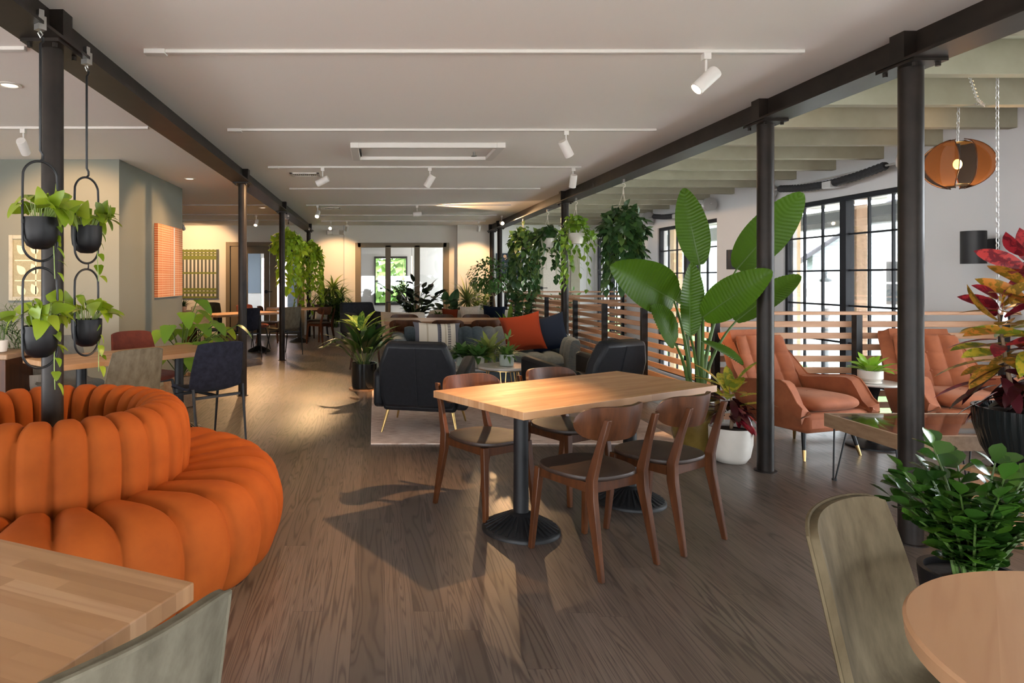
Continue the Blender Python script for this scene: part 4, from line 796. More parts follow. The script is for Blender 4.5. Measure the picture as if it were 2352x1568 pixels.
# ------------------------------------------------------------------ right wall: sconces, coils, pendant, chains
def sconce(y, label):
    t = thing('wall_sconce', label, 'wall lamp', (5.9, y, 1.69), 0, 'black cylinder wall sconces')
    MB().cyl((-.20, 0, -.155), (-.20, 0, .155), .098, n=28).build('cylinder', M['black'], t, smooth=40); MB().box(-.12, -.012, -.03, .03, -.04, .075).build('arm', M['black'], t); MB().box(-.012, 0, -.055, .055, -.06, .085).build('wall_plate', M['black'], t)
sconce(6.38, 'black cylinder sconce on the white wall below the pendant'); sconce(10.65, 'black cylinder sconce on the white wall behind the tall leaves')
for i, (a, b) in enumerate(WINS[2:4]):
    lab = ('black ribbed coil between two drums over the near window', 'black ribbed coil between two drums over the far window')[i]; z = 2.665
    t = thing('torsion_coil', lab, 'coil', (5.76, 0, z), 0, 'black coils over the windows'); n = 60; pts = []; rs = []
    for k in range(n+1): u = k/n; yy = a+.30+(b-a-.45)*u; pts.append((0, yy, -.075*sin(pi*u))); rs.append(.040+(.012 if k % 2 else 0))
    MB().tube(pts, rs, 12).build('coil', M['duct'], t); MB().cyl((0, a-.12, 0), (0, b+.25, 0), .012, n=8).build('shaft', M['silver'], t)
    for yy in (a-.02, b+.14): MB().lathe([(.03, -.05), (.115, -.045), (.115, -.03), (.09, -.02), (.09, .02), (.115, .03), (.115, .045), (.03, .05)], 28, (0, 0, 0)).build('drum', M['silver'], t).matrix_local = Matrix.Translation((0, yy, 0)) @ Matrix.Rotation(pi/2, 4, 'X')
    MB().box(-.06, .135, (a+b)/2-.08, (a+b)/2+.08, -.13, -.05).box(-.05, .135, b+.18, b+.24, -.14, .10).build('bracket', M['silver'], t)
def chain(pts, link=.042, wire=.0028):
    mb = MB(); pts = [V(p) for p in pts]; acc = 0; k = 0
    seg = [(pts[i], pts[i+1]) for i in range(len(pts)-1)]
    for p, q in seg:
        L_ = (q-p).length; m = max(1, round(L_/(link*.78))); d = (q-p)/L_; a = d.orthogonal().normalized(); b = d.cross(a)
        for i in range(m):
            c = p+(q-p)*((i+.5)/m); e = (a*cos(.8)+b*sin(.8)) if k % 2 else (a*cos(.8+pi/2)+b*sin(.8+pi/2)); k += 1
            mb.tube([c+d*(link/2-.008)*(1 if s < 4 else -1)+e*.010*cos(2*pi*(s+.5)/8+0)+d*.008*sin(2*pi*(s+.5)/8) if False else c+d*(link/2)*sin(2*pi*s/8)+e*.010*cos(2*pi*s/8) for s in range(8)], wire, 4, True)
    return mb
PL = V((4.80, 5.52, 2.335)); t = thing('pendant_lamp', 'smoked string globe pendant with a glowing warm bulb, right of the nearest column', 'pendant lamp', PL)
for k in range(4):
    a = k*pi/2+.35
    def petal(u, v, a=a):
        th_ = (u-.5)*1.12; ph = (v-.5)*pi*.84; r = .242*cos(ph)*(.95+.05*cos(th_)); q = a+th_*(.35+.65*cos(ph)); return (cos(q)*r, sin(q)*r, .205*sin(ph))
    pe = MB().sheet(petal, 15, 17, .004).build('shade_petal', M['smoke'], t)
    for u in (0, 1): MB().tube([petal(u, j/16) for j in range(17)], .004, 6).build('petal_rim', M['walnut'], pe)
MB().lathe([(.05, .165), (.09, .168), (.09, .174), (.05, .176)], 20).lathe([(.05, -.176), (.09, -.174), (.09, -.168), (.05, -.165)], 20).build('ring_plate', M['brass'], t)
MB().ell((0, 0, .0), .030, .030, .042).build('bulb', M['bulb'], t); MB().cyl((0, 0, .04), (0, 0, .17), .018, n=12).build('socket', M['black'], t)
l = bpy.data.lights.new('pendant_light', 'POINT'); l.energy = 15; l.color = (1, .55, .22); l.shadow_soft_size = .05; o = bpy.data.objects.new('pendant_light', l); COL.objects.link(o); o.parent = t; o.location = (0, 0, -.07)
chain([(0, 0, .17), (0, -.02, .70)], .05).build('chain', M['silver'], t)
tag(chain([(4.80, 5.37, 2.80), (4.75, 5.22, 2.74), (4.45, 4.95, 2.72), (4.10, 4.62, 2.80)], .05).build('swag_chain', M['silver']), 'short silver chain swagged between two joists, upper right', 'chain')
tag(chain([(4.30, 4.62, 2.98), (4.33, 4.66, 2.74), (4.35, 4.68, 1.15)], .045).build('hanging_chain', M['silver']), 'long silver chain hanging down beside the sconce at the right', 'chain')
# back room lamp
t = thing('tube_pendant', 'warm glowing tube pendant in the room behind the glass partition', 'pendant lamp', (.98, 17.6, 1.55)); MB().cyl((0, 0, -.30), (0, 0, .42), .012, n=8).build('tube', emis('warm_tube', (1, .72, .42), 6), t); MB().cyl((0, 0, .42), (0, 0, 1.15), .004, n=6).build('cord', M['black'], t)
l = bpy.data.lights.new('room_lamp', 'POINT'); l.energy = 22; l.color = (1, .80, .62); l.shadow_soft_size = .2; o = bpy.data.objects.new('room_lamp', l); COL.objects.link(o); o.parent = t; o.location = (.3, .6, .5)
# ------------------------------------------------------------------ plants
def rv(r, s=1): return V((r.uniform(-s, s), r.uniform(-s, s), r.uniform(-s, s)))
def azd(a, e): return V((cos(a)*cos(e), sin(a)*cos(e), sin(e)))
def pot(t, r0, r1, h, mk, z=0, soil=True, name='pot', lip=.02, flute=None, n=36):
    MB().lathe([(r0*.5, z), (r0, z+.004), (r0*.35+r1*.65, z+h*.5), (r1, z+h*.92), (r1, z+h), (r1-lip, z+h), (r1-lip, z+h*.86)], n, flute=flute).build(name, M[mk], t, smooth=40)
    if soil: MB().lathe([(0, z+h*.86), (r1-lip*.8, z+h*.87), (r1-lip*.9, z+h*.89), (0, z+h*.92)], 20).build('soil', M['soil'], t)
def rosette(mb, c, n, L, w, e0, e1, shape, r, seg=5, bend=.35, fold=.2, spread=.02, jit=.25, lv=.25):
    c = V(c)
    for k in range(n):
        a = 2.399*k+r.uniform(-jit, jit); e = e0+(e1-e0)*(k/max(1, n-1))+r.uniform(-.12, .12); d = azd(a, e)
        mb.leaf(c+V((cos(a), sin(a), 0))*spread*r.random(), d, V((0, 0, 1))-d*.1+V((-cos(a), -sin(a), 0))*.4, L*r.uniform(1-lv, 1+lv), w*r.uniform(.8, 1.15), bend*r.uniform(.6, 1.4), fold, seg, shape)
    return mb
def stalks(mbs, mbl, c, n, h0, h1, lean, L, w, per, shape, r, seg=3, rad=.006, start=.3, bend=.2, arch=.25):
    c = V(c)
    for k in range(n):
        a = 2.399*k+r.uniform(-.3, .3); ln = lean*r.uniform(.3, 1.1); h = r.uniform(h0, h1); dr = V((cos(a), sin(a), 0)); p0 = c+dr*r.uniform(.01, .06)
        f = lambda t: p0+V((0, 0, h*t*(1-arch*ln*t)))+dr*ln*h*t**1.5
        mbs.tube([f(i/5) for i in range(6)], [rad*(1-.6*i/5) for i in range(6)], 5)
        for i in range(per):
            t = start+(1-start)*(i+.5)/per; p = f(t); tg = (f(min(1, t+.02))-f(t-.02)).normalized(); sd = tg.cross(V((0, 0, 1))+rv(r, .3)); sd = sd.normalized() if sd.length > .01 else V((1, 0, 0))
            s = 1 if i % 2 else -1; d = (sd*s*.85+tg*.6+rv(r, .2)).normalized(); mbl.leaf(p, d, V((0, 0, 1))-tg*.2+rv(r, .3), L*r.uniform(.75, 1.15), w*r.uniform(.8, 1.15), bend, .2, seg, shape)
        p = f(1); mbl.leaf(p, (f(1)-f(.95)), V((0, 0, 1))+rv(r, .4), L, w, bend, .2, seg, shape)
def vines(mbv, mbl, starts, r, gap, L, w, shape, out=.3, seg=3, wire=.0025, hang=1.0):
    for p, a, ln in starts:
        dr = V((cos(a), sin(a), 0)); pts = [V(p)]; n = max(3, int(ln/.08)); q = V(p); sway = r.uniform(-.5, .5)
        for i in range(n):
            t = (i+1)/n; k = max(0, 1-t*3.0); q = q+(dr*(out*k+.03)+V((-sin(a), cos(a), 0))*.10*sin(sway*6+i*.7)+V((0, 0, .35*k-hang*(1-k*.8)))+rv(r, .08))*(ln/n); pts.append(q.copy())
        mbv.tube(pts, wire, 4)
        m = max(2, int(ln/gap))
        for i in range(m):
            f = (i+.5)/m*(len(pts)-1); j = int(f); p_ = pts[j].lerp(pts[min(j+1, len(pts)-1)], f-j); b = a+r.uniform(-1.5, 1.5); o = V((cos(b), sin(b), 0))
            d = (o*.75+V((0, 0, -r.uniform(.2, 1.1)))+rv(r, .15)).normalized(); mbl.leaf(p_+o*.015, d, o+V((0, 0, .8)), L*r.uniform(.7, 1.15), w*r.uniform(.75, 1.15), .3, .15, seg, shape)
def hook(t, z0, z1, mk='cream_plastic', rim=.11, zr=-.3):
    g = MB(); g.tube([(0, 0, z1)]+[(.022*sin(a)-.0, 0, z1+.045-.022*cos(a)) for a in [x*.5 for x in range(0, 9)]], .005, 8); g.cyl((0, 0, z1), (0, 0, z1-.05), .006, .011, 8); g.build('hook', M[mk], t)
    g = MB()
    for k in range(3): a = 2*pi*k/3+.5; g.tube([(cos(a)*.006, sin(a)*.006, z1-.045), (cos(a)*rim, sin(a)*rim, zr)], .0022, 4)
    g.build('hanger_cord', M[mk], t)
    MB().box(-.012, .012, -.02, .02, z0-.035, z0+.03).tube([(.0, 0, z0-.03), (.008, 0, z0-.045), (0, 0, z0-.062), (-.008, 0, z0-.045)], .003, 6, True).build('beam_clamp', M['chrome'], t)
def basket(label, x, y, zp, mk, lm, seed, nd_, R_, L, w, strands, shape='ovate', ph=.15, pr=.115, zb=2.525, grp='white hook hanging baskets on the right beam', up=.18, ln=(.3, .8), mkp='whitepot', gap=.055, stemmk='vine', bare=0):
    t = thing('hanging_basket', label, 'hanging plant', (x, y, 0), 0, grp); r = random.Random(seed)
    hook(t, zb, zb-.115, mk, pr*.95, zp); MB().lathe([(pr*.72, zp-ph), (pr*.75, zp-ph), (pr, zp-.015), (pr+.006, zp-.015), (pr+.006, zp), (pr-.008, zp), (pr-.008, zp-.02)], 28).build('pot', M[mkp], t, smooth=40)
    MB().lathe([(0, zp-.03), (pr-.008, zp-.03), (0, zp-.02)], 16).build('soil', M['soil'], t)
    lf, vn = MB(), MB()
    for k in range(nd_):
        a = r.uniform(0, 2*pi); q = r.random()**.6; rad = R_*q
        if abs((a+pi/2+.1+pi) % (2*pi)-pi) < bare: q *= .45; rad = R_*q
        h = up*(1-q**2)*r.uniform(.4, 1.1)-q*q*.10*r.uniform(0, 2); p = V((cos(a)*rad, sin(a)*rad, zp+h)); d = (V((cos(a), sin(a), 0))*.6+V((0, 0, r.uniform(-.9, .6)-.3*q))+rv(r, .4))
        lf.leaf(p, d, V((cos(a)*.8, sin(a)*.8, .6))+rv(r, .3), L*r.uniform(.7, 1.2), w*r.uniform(.75, 1.2), .3, .15, 3, shape)
        if k % 4 == 0: vn.tube([(cos(a)*pr*.4, sin(a)*pr*.4, zp-.02), (p.x*.7, p.y*.7, zp+h*.9+.03), tuple(p)], .002, 4)
    st = [((cos(a)*pr*.9, sin(a)*pr*.9, zp), a, r.uniform(*ln)) for a in [2*pi*(k+r.random()*.8)/strands for k in range(strands)]]
    st = [s_ for s_ in st if abs((s_[1]+pi/2+.1+pi) % (2*pi)-pi) >= bare]
    vines(vn, lf, st, r, gap, L, w, shape, out=.3+R_*1.1, hang=1.0)
    lf.build('foliage', M[lm], t, smooth=179); vn.build('vine', M[stemmk], t); return t
# hanging baskets right
basket('dense dark leafed white hook basket nearest the tall paradise plant, first on the right beam', RXC, 7.65, 2.02, 'cream_plastic', 'swiss', 11, 260, .24, .125, .075, 40, 'ovate', up=.20, ln=(.35, .95), gap=.05)
basket('light green fern basket in a sunlit white pot, second on the right beam', RXC, 9.45, 2.03, 'cream_plastic', 'monst', 12, 170, .26, .11, .06, 18, 'ovate', up=.24, ln=(.2, 1.0), gap=.075, bare=.75)
basket('dark leafed basket in a white pot left of the light green fern basket', RXC, 11.0, 2.05, 'cream_plastic', 'swiss', 13, 160, .26, .13, .085, 16, 'ovate', up=.20, ln=(.3, .9), gap=.07, bare=.75)
basket('dark bushy trailing basket farthest along the right beam above the small fig tree', RXC, 12.8, 2.10, 'cream_plastic', 'swiss', 14, 220, .27, .14, .085, 34, 'ovate', up=.26, ln=(.5, 1.35), gap=.065)
basket('bright lime pothos basket hung beside the third left column', LXC+.03, 12.0, 2.02, 'black', 'pothosd', 15, 330, .30, .125, .105, 20, 'heart', grp='pothos baskets on the left beam', up=.22, ln=(.3, 1.1), mkp='blackpot', gap=.07)
basket('bright lime pothos basket hung at the farthest left column above the dracaena', LXC+.08, 15.3, 2.0, 'black', 'pothosd', 16, 280, .30, .13, .10, 26, 'heart', grp='pothos baskets on the left beam', up=.22, ln=(.6, 1.75), mkp='blackpot', gap=.075)
# black twin pot hangers on the left beam
def twin(label, y, ang, seed, x=-1.485):
    t = thing('twin_hanging_planter', label, 'hanging planter', (x, y, 0), ang, 'black two tier hanging planters'); r = random.Random(seed)
    MB().box(-.018, .018, -.02, .02, 2.50, 2.56).box(-.012, .012, -.012, .012, 2.56, 2.59).tube([(.0, 0, 2.50), (.010, 0, 2.485), (0, 0, 2.468), (-.010, 0, 2.485)], .0035, 6, True).build('beam_clamp', M['chrome'], t)
    MB().tube([(.012, 0, 2.472), (.014, 0, 2.455), (0, 0, 2.44), (0, 0, 1.965), (.012, 0, 1.95), (.012, 0, 1.93), (0, 0, 1.918)], .0058, 8).build('rod', M['black'], t)
    for zt, zb, zp in ((1.918, 1.475, 1.668), (1.445, 1.0, 1.188)):
        h = (zt-zb)/2; zc = (zt+zb)/2; rr = .079; pts = []
        for k in range(48):
            a = 2*pi*k/48; cx_, sz = cos(a), sin(a); st = h-.078; pts.append((rr*cx_, 0, zc+st*(1 if sz > 0 else -1)*min(1, abs(sz)*6)+.078*sz))
        MB().tube(pts, .0056, 8, True).build('loop', M['black'], t)
        MB().lathe([(.0, zp-.142), (.03, zp-.140), (.055, zp-.125), (.070, zp-.095), (.075, zp-.05), (.075, zp), (.071, zp), (.070, zp-.02)], 30).build('pot', M['blackpot'], t, smooth=40)
        for s in (-1, 1): MB().box(s*.075-.006, s*.075+.008, -.008, .008, zp-.03, zp-.012).build('clip', M['black'], t)
        MB().lathe([(0, zp-.02), (.07, zp-.02), (0, zp-.012)], 14).build('soil', M['soil'], t)
        lf, vn = MB(), MB()
        for k in range(34):
            a = r.uniform(0, 2*pi); q = r.random()**.6; p = V((cos(a)*(.03+.09*q), sin(a)*(.03+.09*q), zp+.01+.09*(1-q)*r.uniform(.4, 1)+.02)); d = V((cos(a), sin(a), 0))*.7+V((0, 0, r.uniform(-.8, .75)))+rv(r, .3)
            lf.leaf(p, d, V((0, 0, .55))+V((cos(a), sin(a), 0))*.8+rv(r, .25), r.uniform(.070, .105), r.uniform(.055, .078), .3, .12, 7, 'heart'); vn.tube([(cos(a)*.03, sin(a)*.03, zp-.02), ((cos(a)*.04+p.x)/2, (sin(a)*.04+p.y)/2, p.z), tuple(p)], .0018, 4)
        vines(vn, lf, [((.05*cos(a), .05*sin(a), zp), a, l_) for a, l_ in ((r.uniform(-1.4, -.4), r.uniform(.2, .34)), (r.uniform(-.3, .5), .12))], r, .05, .06, .045, 'heart', .6, 5, .0022)
        lf.build('foliage', M['pothos'], t, smooth=179); vn.build('vine', M['vine'], t)
    g = MB().tube([(0, 0, 1.477), (.012, 0, 1.470), (.012, 0, 1.452), (0, 0, 1.443)], .004, 6).build('link', M['black'], t)
twin('black two tier hanging planter in front of the nearest left column', 2.98, .95, 21)
twin('black two tier hanging planter just right of the nearest left column', 3.46, 1.18, 22)
# bird of paradise
BX, BY = 2.62, 5.46
t = thing('paradise_plant', 'tall bird of paradise plant with huge green leaves in a gold glazed pot', 'potted plant', (BX, BY, 0))
MB().lathe([(.12, 0), (.14, .005), (.185, .12), (.20, .26), (.185, .38), (.165, .42), (.150, .42), (.150, .38)], 36).build('pot', M['goldpot'], t); MB().lathe([(0, .37), (.155, .38), (0, .40)], 18).build('soil', M['soil'], t)
def at(px, py, y): return V(((px-860)*y/1540-BX, y-BY, 1.4+(638-py)*y/1540))
def big_leaf(b, tp, Wd, nrm, sag, fold, root, k1=.6, twist=0.0):
    b, tp = V(b), V(tp); n0 = V(nrm).normalized(); ax = tp-b; L_ = ax.length; n0 = (n0-ax*(n0.dot(ax)/L_**2)).normalized()
    def f(u, v):
        s = 2*u-1; c = b+ax*v+n0*sag*L_*4*v*(1-v)*.5; tg = (ax+n0*sag*L_*2*(1-2*v)).normalized(); nn = (n0-tg*n0.dot(tg)).normalized(); sd = tg.cross(nn)
        if twist: sd = (sd*cos(twist*v)+nn*sin(twist*v)); nn = sd.cross(tg)
        w = Wd/2*(sin(pi*min(.997, v*.98+.015)**.86)**.58); return c+sd*s*w+nn*(fold*abs(s)**1.4*w+.0032*sin(v*150-abs(s)*9)*abs(s)**.5)
    lf = MB().sheet(f, 15, 110).build('leaf', M['banana'], t, smooth=179)
    MB().tube([f(.5, j/14)-(n0*.004) for j in range(15)], [.008*(1-.8*j/14) for j in range(15)], 6).build('midrib', M['stem'], lf)
    p0 = V(root); p1 = b; c = V((p0.x+(p1.x-p0.x)*.15, p0.y+(p1.y-p0.y)*.15, p0.z+(p1.z-p0.z)*k1)); pts = [p0*(1-q)**2+c*2*q*(1-q)+p1*q*q for q in [i/12 for i in range(13)]]
    MB().tube(pts, [.019-.011*i/12 for i in range(13)], 8).build('petiole', M['stem'], lf)
LV = [((1607, 608, 5.55), (1570, 432, 5.45), .25, (-.35, -1, .0), -.05, .25, (.02, 0, .40)), ((1692, 618, 5.62), (1842, 442, 5.75), .34, (-.5, -1, .35), -.06, .15, (.05, .02, .40)), ((1615, 728, 5.15), (1774, 622, 4.66), .28, (.05, -1, .55), .06, .22, (.03, -.04, .40)), ((1690, 738, 5.55), (1838, 632, 5.7), .22, (.0, -.7, .8), .08, .2, (.06, .03, .40)), ((1548, 690, 5.25), (1402, 610, 4.95), .36, (-.15, -1, .05), .10, .32, (-.04, 0, .40)), ((1572, 700, 5.6), (1468, 622, 5.75), .24, (.1, -.6, .9), .10, .2, (-.03, .04, .40)), ((1585, 770, 5.2), (1588, 602, 5.1), .205, (.12, -1, .1), -.04, .35, (-.0, -.05, .40)), ((1550, 788, 5.25), (1494, 703, 5.05), .26, (.2, -1, .5), .06, .2, (-.06, -.02, .40)), ((1612, 783, 5.2), (1706, 838, 4.95), .20, (.35, -.5, 1), .10, .15, (.02, -.05, .40))]
for b, tp, wd, nr_, sg, fo, rt in LV: big_leaf(at(*b), at(*tp), wd, nr_, sg, fo, rt)
# croton in the white pot
t = thing('croton', 'yellow and dark red croton in a white textured pot behind the central table', 'potted plant', (2.72, 5.12, 0)); r = random.Random(31)
MB().lathe([(.08, 0), (.105, .004), (.135, .05), (.152, .14), (.155, .265), (.145, .265), (.143, .24)], 40).build('pot', M['whitepot'], t); MB().lathe([(0, .235), (.145, .24), (0, .25)], 18).build('soil', M['soil'], t)
y_, d_, rd = MB(), MB(), MB()
for k in range(15): a = r.uniform(0, 6.28); e = r.uniform(.2, 1.1); d = azd(a, e); y_.leaf((d.x*.08, d.y*.08, .42+.18*r.random()), d, V((0, 0, 1))-d*.2, r.uniform(.21, .30), r.uniform(.07, .10), .3, .15, 6, 'lance')
for k in range(30): a = r.uniform(0, 6.28); e = r.uniform(-.5, .8); d = azd(a, e); d_.leaf((d.x*.05, d.y*.05, .33+.15*r.random()), d, V((0, 0, 1)), r.uniform(.14, .20), r.uniform(.05, .07), .35, .15, 5, 'lance')
for k in range(12): a = r.uniform(-1.6, .9); e = r.uniform(-.9, .0); d = azd(a, e); rd.leaf((d.x*.07, d.y*.07, .33+.08*r.random()), d, V((0, 0, 1)), r.uniform(.14, .22), r.uniform(.05, .065), .35, .15, 5, 'lance')
y_.build('yellow_foliage', M['croty'], t, smooth=179); d_.build('dark_foliage', M['crotd'], t, smooth=179); rd.build('red_foliage', M['crotr'], t, smooth=179)
MB().tube([(0, 0, .24), (.01, 0, .4), (0, .01, .58)], .009, 7).tube([(.02, .02, .24), (.05, .03, .4)], .007, 6).build('stem', M['bark'], t)
# big croton on a stand
t = thing('plant_stand', 'low wooden plant stand under the black ribbed pot at the right edge', 'plant stand', (3.60, 3.62, 0), .15)
MB().box(-.28, .28, -.20, .20, .325, .35).build('top', M['butcher'], t, bev=.003)
for s in (-1, 1): MB().box(s*.22-.012, s*.22+.012, -.18, .18, 0, .325).build('side_panel', M['cedar'], t, bev=.002)
t = thing('croton', 'tall red and orange croton in a black ribbed pot on a wooden stand', 'potted plant', (3.56, 3.62, .35)); r = random.Random(33)
MB().lathe([(.0, 0), (.17, .0), (.205, .012), (.21, .022), (.15, .018), (0, .016)], 36).build('saucer', M['glazed'], t)
MB().lathe([(.145, .018), (.165, .03), (.215, .12), (.250, .25), (.255, .345), (.240, .345), (.235, .30)], 144, flute=lambda j, q, z: 1+(.012 if j % 3 else -.012)).build('pot', M['glazed'], t, smooth=60); MB().lathe([(0, .30), (.24, .31), (0, .33)], 18).build('soil', M['soil'], t)
F = {k: MB() for k in 'royd'}; st = MB()
for (sx, sy, ht) in ((-.03, 0, .80), (.10, .05, .66), (.06, -.09, .60), (-.10, .05, .55)):
    st.tube([(sx*.6, sy*.6, .3), (sx, sy, .3+ht*.5), (sx*1.3, sy*1.3, .3+ht)], [.012, .010, .006], 7)
    for k in range(40):
        h = (k+.5)/40; z = .40+(ht)*h; a = 2.399*k+r.uniform(-.3, .3); e = -.55+1.3*h+r.uniform(-.3, .3); d = azd(a, e); key = r.choice('dddr') if h < .28 else (r.choice('ooyoyr') if h < .72 else r.choice('rrro'))
        F[key].leaf((sx*1.2+d.x*.02, sy*1.2+d.y*.02, z), d, V((cos(a)*.8, sin(a)*.8, .7))+rv(r, .3), r.uniform(.22, .31)*(1.1-.35*h), r.uniform(.065, .09), .25, .2, 7, 'lance')
for k, nm, mk in (('r', 'red_foliage', 'crotr'), ('o', 'orange_foliage', 'croto'), ('y', 'yellow_foliage', 'croty'), ('d', 'dark_foliage', 'crotd')): F[k].build(nm, M[mk], t, smooth=179)
st.build('stem', M['bark'], t)
# zz plant lower right
t = thing('zz_plant', 'glossy dark green zz plant behind the round table at the lower right', 'potted plant', (2.32, 2.60, 0)); r = random.Random(35)
pot(t, .13, .17, .26, 'blackpot'); a_, b_ = MB(), MB(); stalks(a_, b_, (0, 0, .22), 34, .30, .54, .60, .085, .066, 17, 'obov', r, 5, .008, .15, .1, .3); b_.build('foliage', M['zz'], t, smooth=179); a_.build('stem', M['stem'], t)
# nest fern on the pedestal table
t = thing('nest_fern', 'small bright green fern in a white pot on the pedestal side table', 'potted plant', (4.09, 5.53, .535)); r = random.Random(36)
MB().lathe([(.06, 0), (.078, .004), (.078, .014), (.066, .018), (.088, .04), (.088, .105), (.082, .105), (.080, .09)], 30).build('pot', M['whitepot'], t, smooth=40); rosette(MB(), (0, 0, .09), 20, .17, .072, .25, 1.35, 'obov', r, 6, .25, .25, .03).build('foliage', M['small'], t, smooth=179)
# aspidistra
t = thing('aspidistra', 'dark strap leafed aspidistra in a black pot beside the black armchair', 'potted plant', (-.13, 8.42, 0)); r = random.Random(37)
MB().lathe([(0, 0), (.19, 0), (.19, .02), (0, .02)], 32).build('wood_trivet', M['butcher'], t); MB().lathe([(.13, .02), (.15, .03), (.158, .10), (.160, .335), (.148, .335), (.145, .30)], 36).build('pot', M['glazed'], t, smooth=40); MB().lathe([(0, .29), (.15, .30), (0, .31)], 16).build('soil', M['soil'], t)
lf, sm, pl_ = MB(), MB(), MB()
for k in range(40):
    a = r.uniform(0, 6.28); e = r.uniform(.75, 1.45); d = azd(a, e); b = V((cos(a)*.06*r.random(), sin(a)*.06*r.random(), .29)); m_ = b+d*r.uniform(.18, .34); sm.tube([b, m_], .004, 4); lf.leaf(m_, d, V((-cos(a), -sin(a), .3)), r.uniform(.30, .46), r.uniform(.075, .11), r.uniform(.15, .6), .2, 7, 'lance')
for k in range(4):
    a = (-2.6, -.1, .5, 3.3)[k]; d = azd(a, .55); m_ = V((cos(a)*.2, sin(a)*.2, .60)); sm.tube([(0, 0, .29), tuple(m_)], .004, 4); lf.leaf(m_, d, V((0, 0, 1)), .40, .07, .75, .2, 8, 'lance')
for k in range(11): a = r.uniform(0, 6.28); e = r.uniform(.4, 1.4); d = azd(a, e); pl_.leaf((d.x*.1-.05, d.y*.1+.05, .72+.1*r.random()), d, V((0, 0, 1))-d*.2, r.uniform(.22, .34), r.uniform(.085, .12), .35, .2, 6, 'lance')
lf.build('foliage', M['aspi'], t, smooth=179); sm.build('stem', M['stem'], t); pl_.build('pale_foliage', M['dief'], t, smooth=179)
# coffee table plants
def small_pot(label, x, y, z, r0, r1, h, mk, lm, seed, n, L, w, shape='ovate', e=(.1, 1.3), bend=.35, name='potted_plant'):
    t = thing(name, label, 'potted plant', (x, y, z)); r = random.Random(seed); pot(t, r0, r1, h, mk, lip=.008, n=28)
    rosette(MB(), (0, 0, h*.9), n, L, w, e[0], e[1], shape, r, 4, bend, .2, r1*.7).build('foliage', M[lm], t, smooth=179); return t
small_pot('leafy plant in a pale green dotted pot, leftmost of three on the larger marble table', .96, 7.38, .432, .055, .065, .13, 'dotpot', 'ficus', 41, 70, .17, .07, e=(-.1, 1.4))
small_pot('leafy plant in a plain white pot, front one of three on the larger marble table', 1.12, 7.24, .432, .055, .07, .13, 'whitepot', 'ficus', 42, 60, .16, .065, e=(-.1, 1.4))
small_pot('pale streaked plant in an olive pot, right one of three on the larger marble table', 1.27, 7.42, .432, .06, .075, .15, 'greypot', 'varieg', 43, 46, .27, .06, 'lance', (.05, 1.4), .45)
t = small_pot('small fern in a pale bubbled pot on the small marble side table', 1.36, 6.90, .495, .070, .075, .12, 'dotpot', 'fern', 44, 46, .15, .035, 'lance', (.1, 1.45), .5); MB().tube([(0, 0, .11), (.01, 0, .22), (.02, -.01, .33)], .0025, 5).leaf((.02, -.01, .30), (.3, 0, 1), (0, -1, 0), .09, .03).leaf((.015, -.01, .27), (-.5, 0, 1), (0, -1, 0), .08, .03).build('tall_shoot', M['fern'], t)
# copper grass behind the right armchair
t = thing('fountain_grass', 'copper fountain grass by the rail behind the right black armchair', 'potted plant', (2.52, 7.4, .012)); r = random.Random(45); pot(t, .14, .18, .36, 'bluepot'); g = MB()
for k in range(170): a = r.uniform(0, 6.28); e = r.uniform(.35, 1.45); d = azd(a, e); g.leaf((cos(a)*.08*r.random(), sin(a)*.08*r.random(), .32), d, V((0, 0, 1))-d*.3, r.uniform(.35, .62), .007, r.uniform(.2, .8), .1, 5, 'grass')
g.build('foliage', M['grassp'], t, smooth=179); b = MB()
for k in range(10): a = r.uniform(0, 6.28); d = azd(a, .6); b.leaf((d.x*.15, d.y*.15, .42), d, V((0, 0, 1)), .22, .06, .4, .2, 5, 'lance')
b.build('broad_foliage', M['aspi'], t, smooth=179)
# far lounge plants
def bush(label, x, y, z, pr, ph, pk, lm, seed, build, name='potted_plant'):
    t = thing(name, label, 'potted plant', (x, y, z)); r = random.Random(seed); pot(t, pr*.8, pr, ph, pk, n=28); a_, b_ = MB(), MB(); build(a_, b_, r, ph)
    if a_.v: a_.build('stem', M['bark'] if lm in ('ficus', 'drac') else M['stem'], t)
    b_.build('foliage', M[lm], t, smooth=179); return t
def b_drac(st, lf, r, ph):
    for x, y, h in ((0, 0, 1.35), (.14, .1, 1.0), (-.18, .05, 1.1), (.05, -.1, .7), (.2, -.05, .5)): st.tube([(x*.4, y*.4, ph*.9), (x, y, ph+h*.6)], .014, 6); rosette(lf, (x, y, ph+h*.6), 50, .46, .058, -.5, 1.4, 'strap', r, 5, .55, .15, .03)
bush('tall dracaena with arching leaves in a dark pot by the farthest left column', -.98, 15.8, 0, .17, .32, 'blackpot', 'drac', 51, b_drac, 'dracaena')
bush('zz plant in a white pot beneath the dracaena by the far wall', -.90, 15.35, 0, .165, .27, 'whitepot', 'aspi', 52, lambda a, b, r, ph: stalks(a, b, (0, 0, ph*.9), 22, .5, .75, .55, .12, .05, 12, 'ovate', r, 3), 'zz_plant')
bush('dark burgundy rubber plant behind the communal table before the glass partition', .88, 14.5, 0, .18, .34, 'bluepot', 'rubber', 53, lambda a, b, r, ph: stalks(a, b, (0, 0, ph*.9), 12, .60, 1.10, .55, .26, .13, 10, 'ovate', r, 4, .012, .15), 'rubber_plant')
bush('small dark leafy plant on the black console before the glass partition', .62, 15.6, .85, .10, .12, 'blackpot', 'ficus', 54, lambda a, b, r, ph: stalks(a, b, (0, 0, ph*.9), 14, .2, .42, .7, .10, .055, 8, 'ovate', r, 3), 'potted_plant')
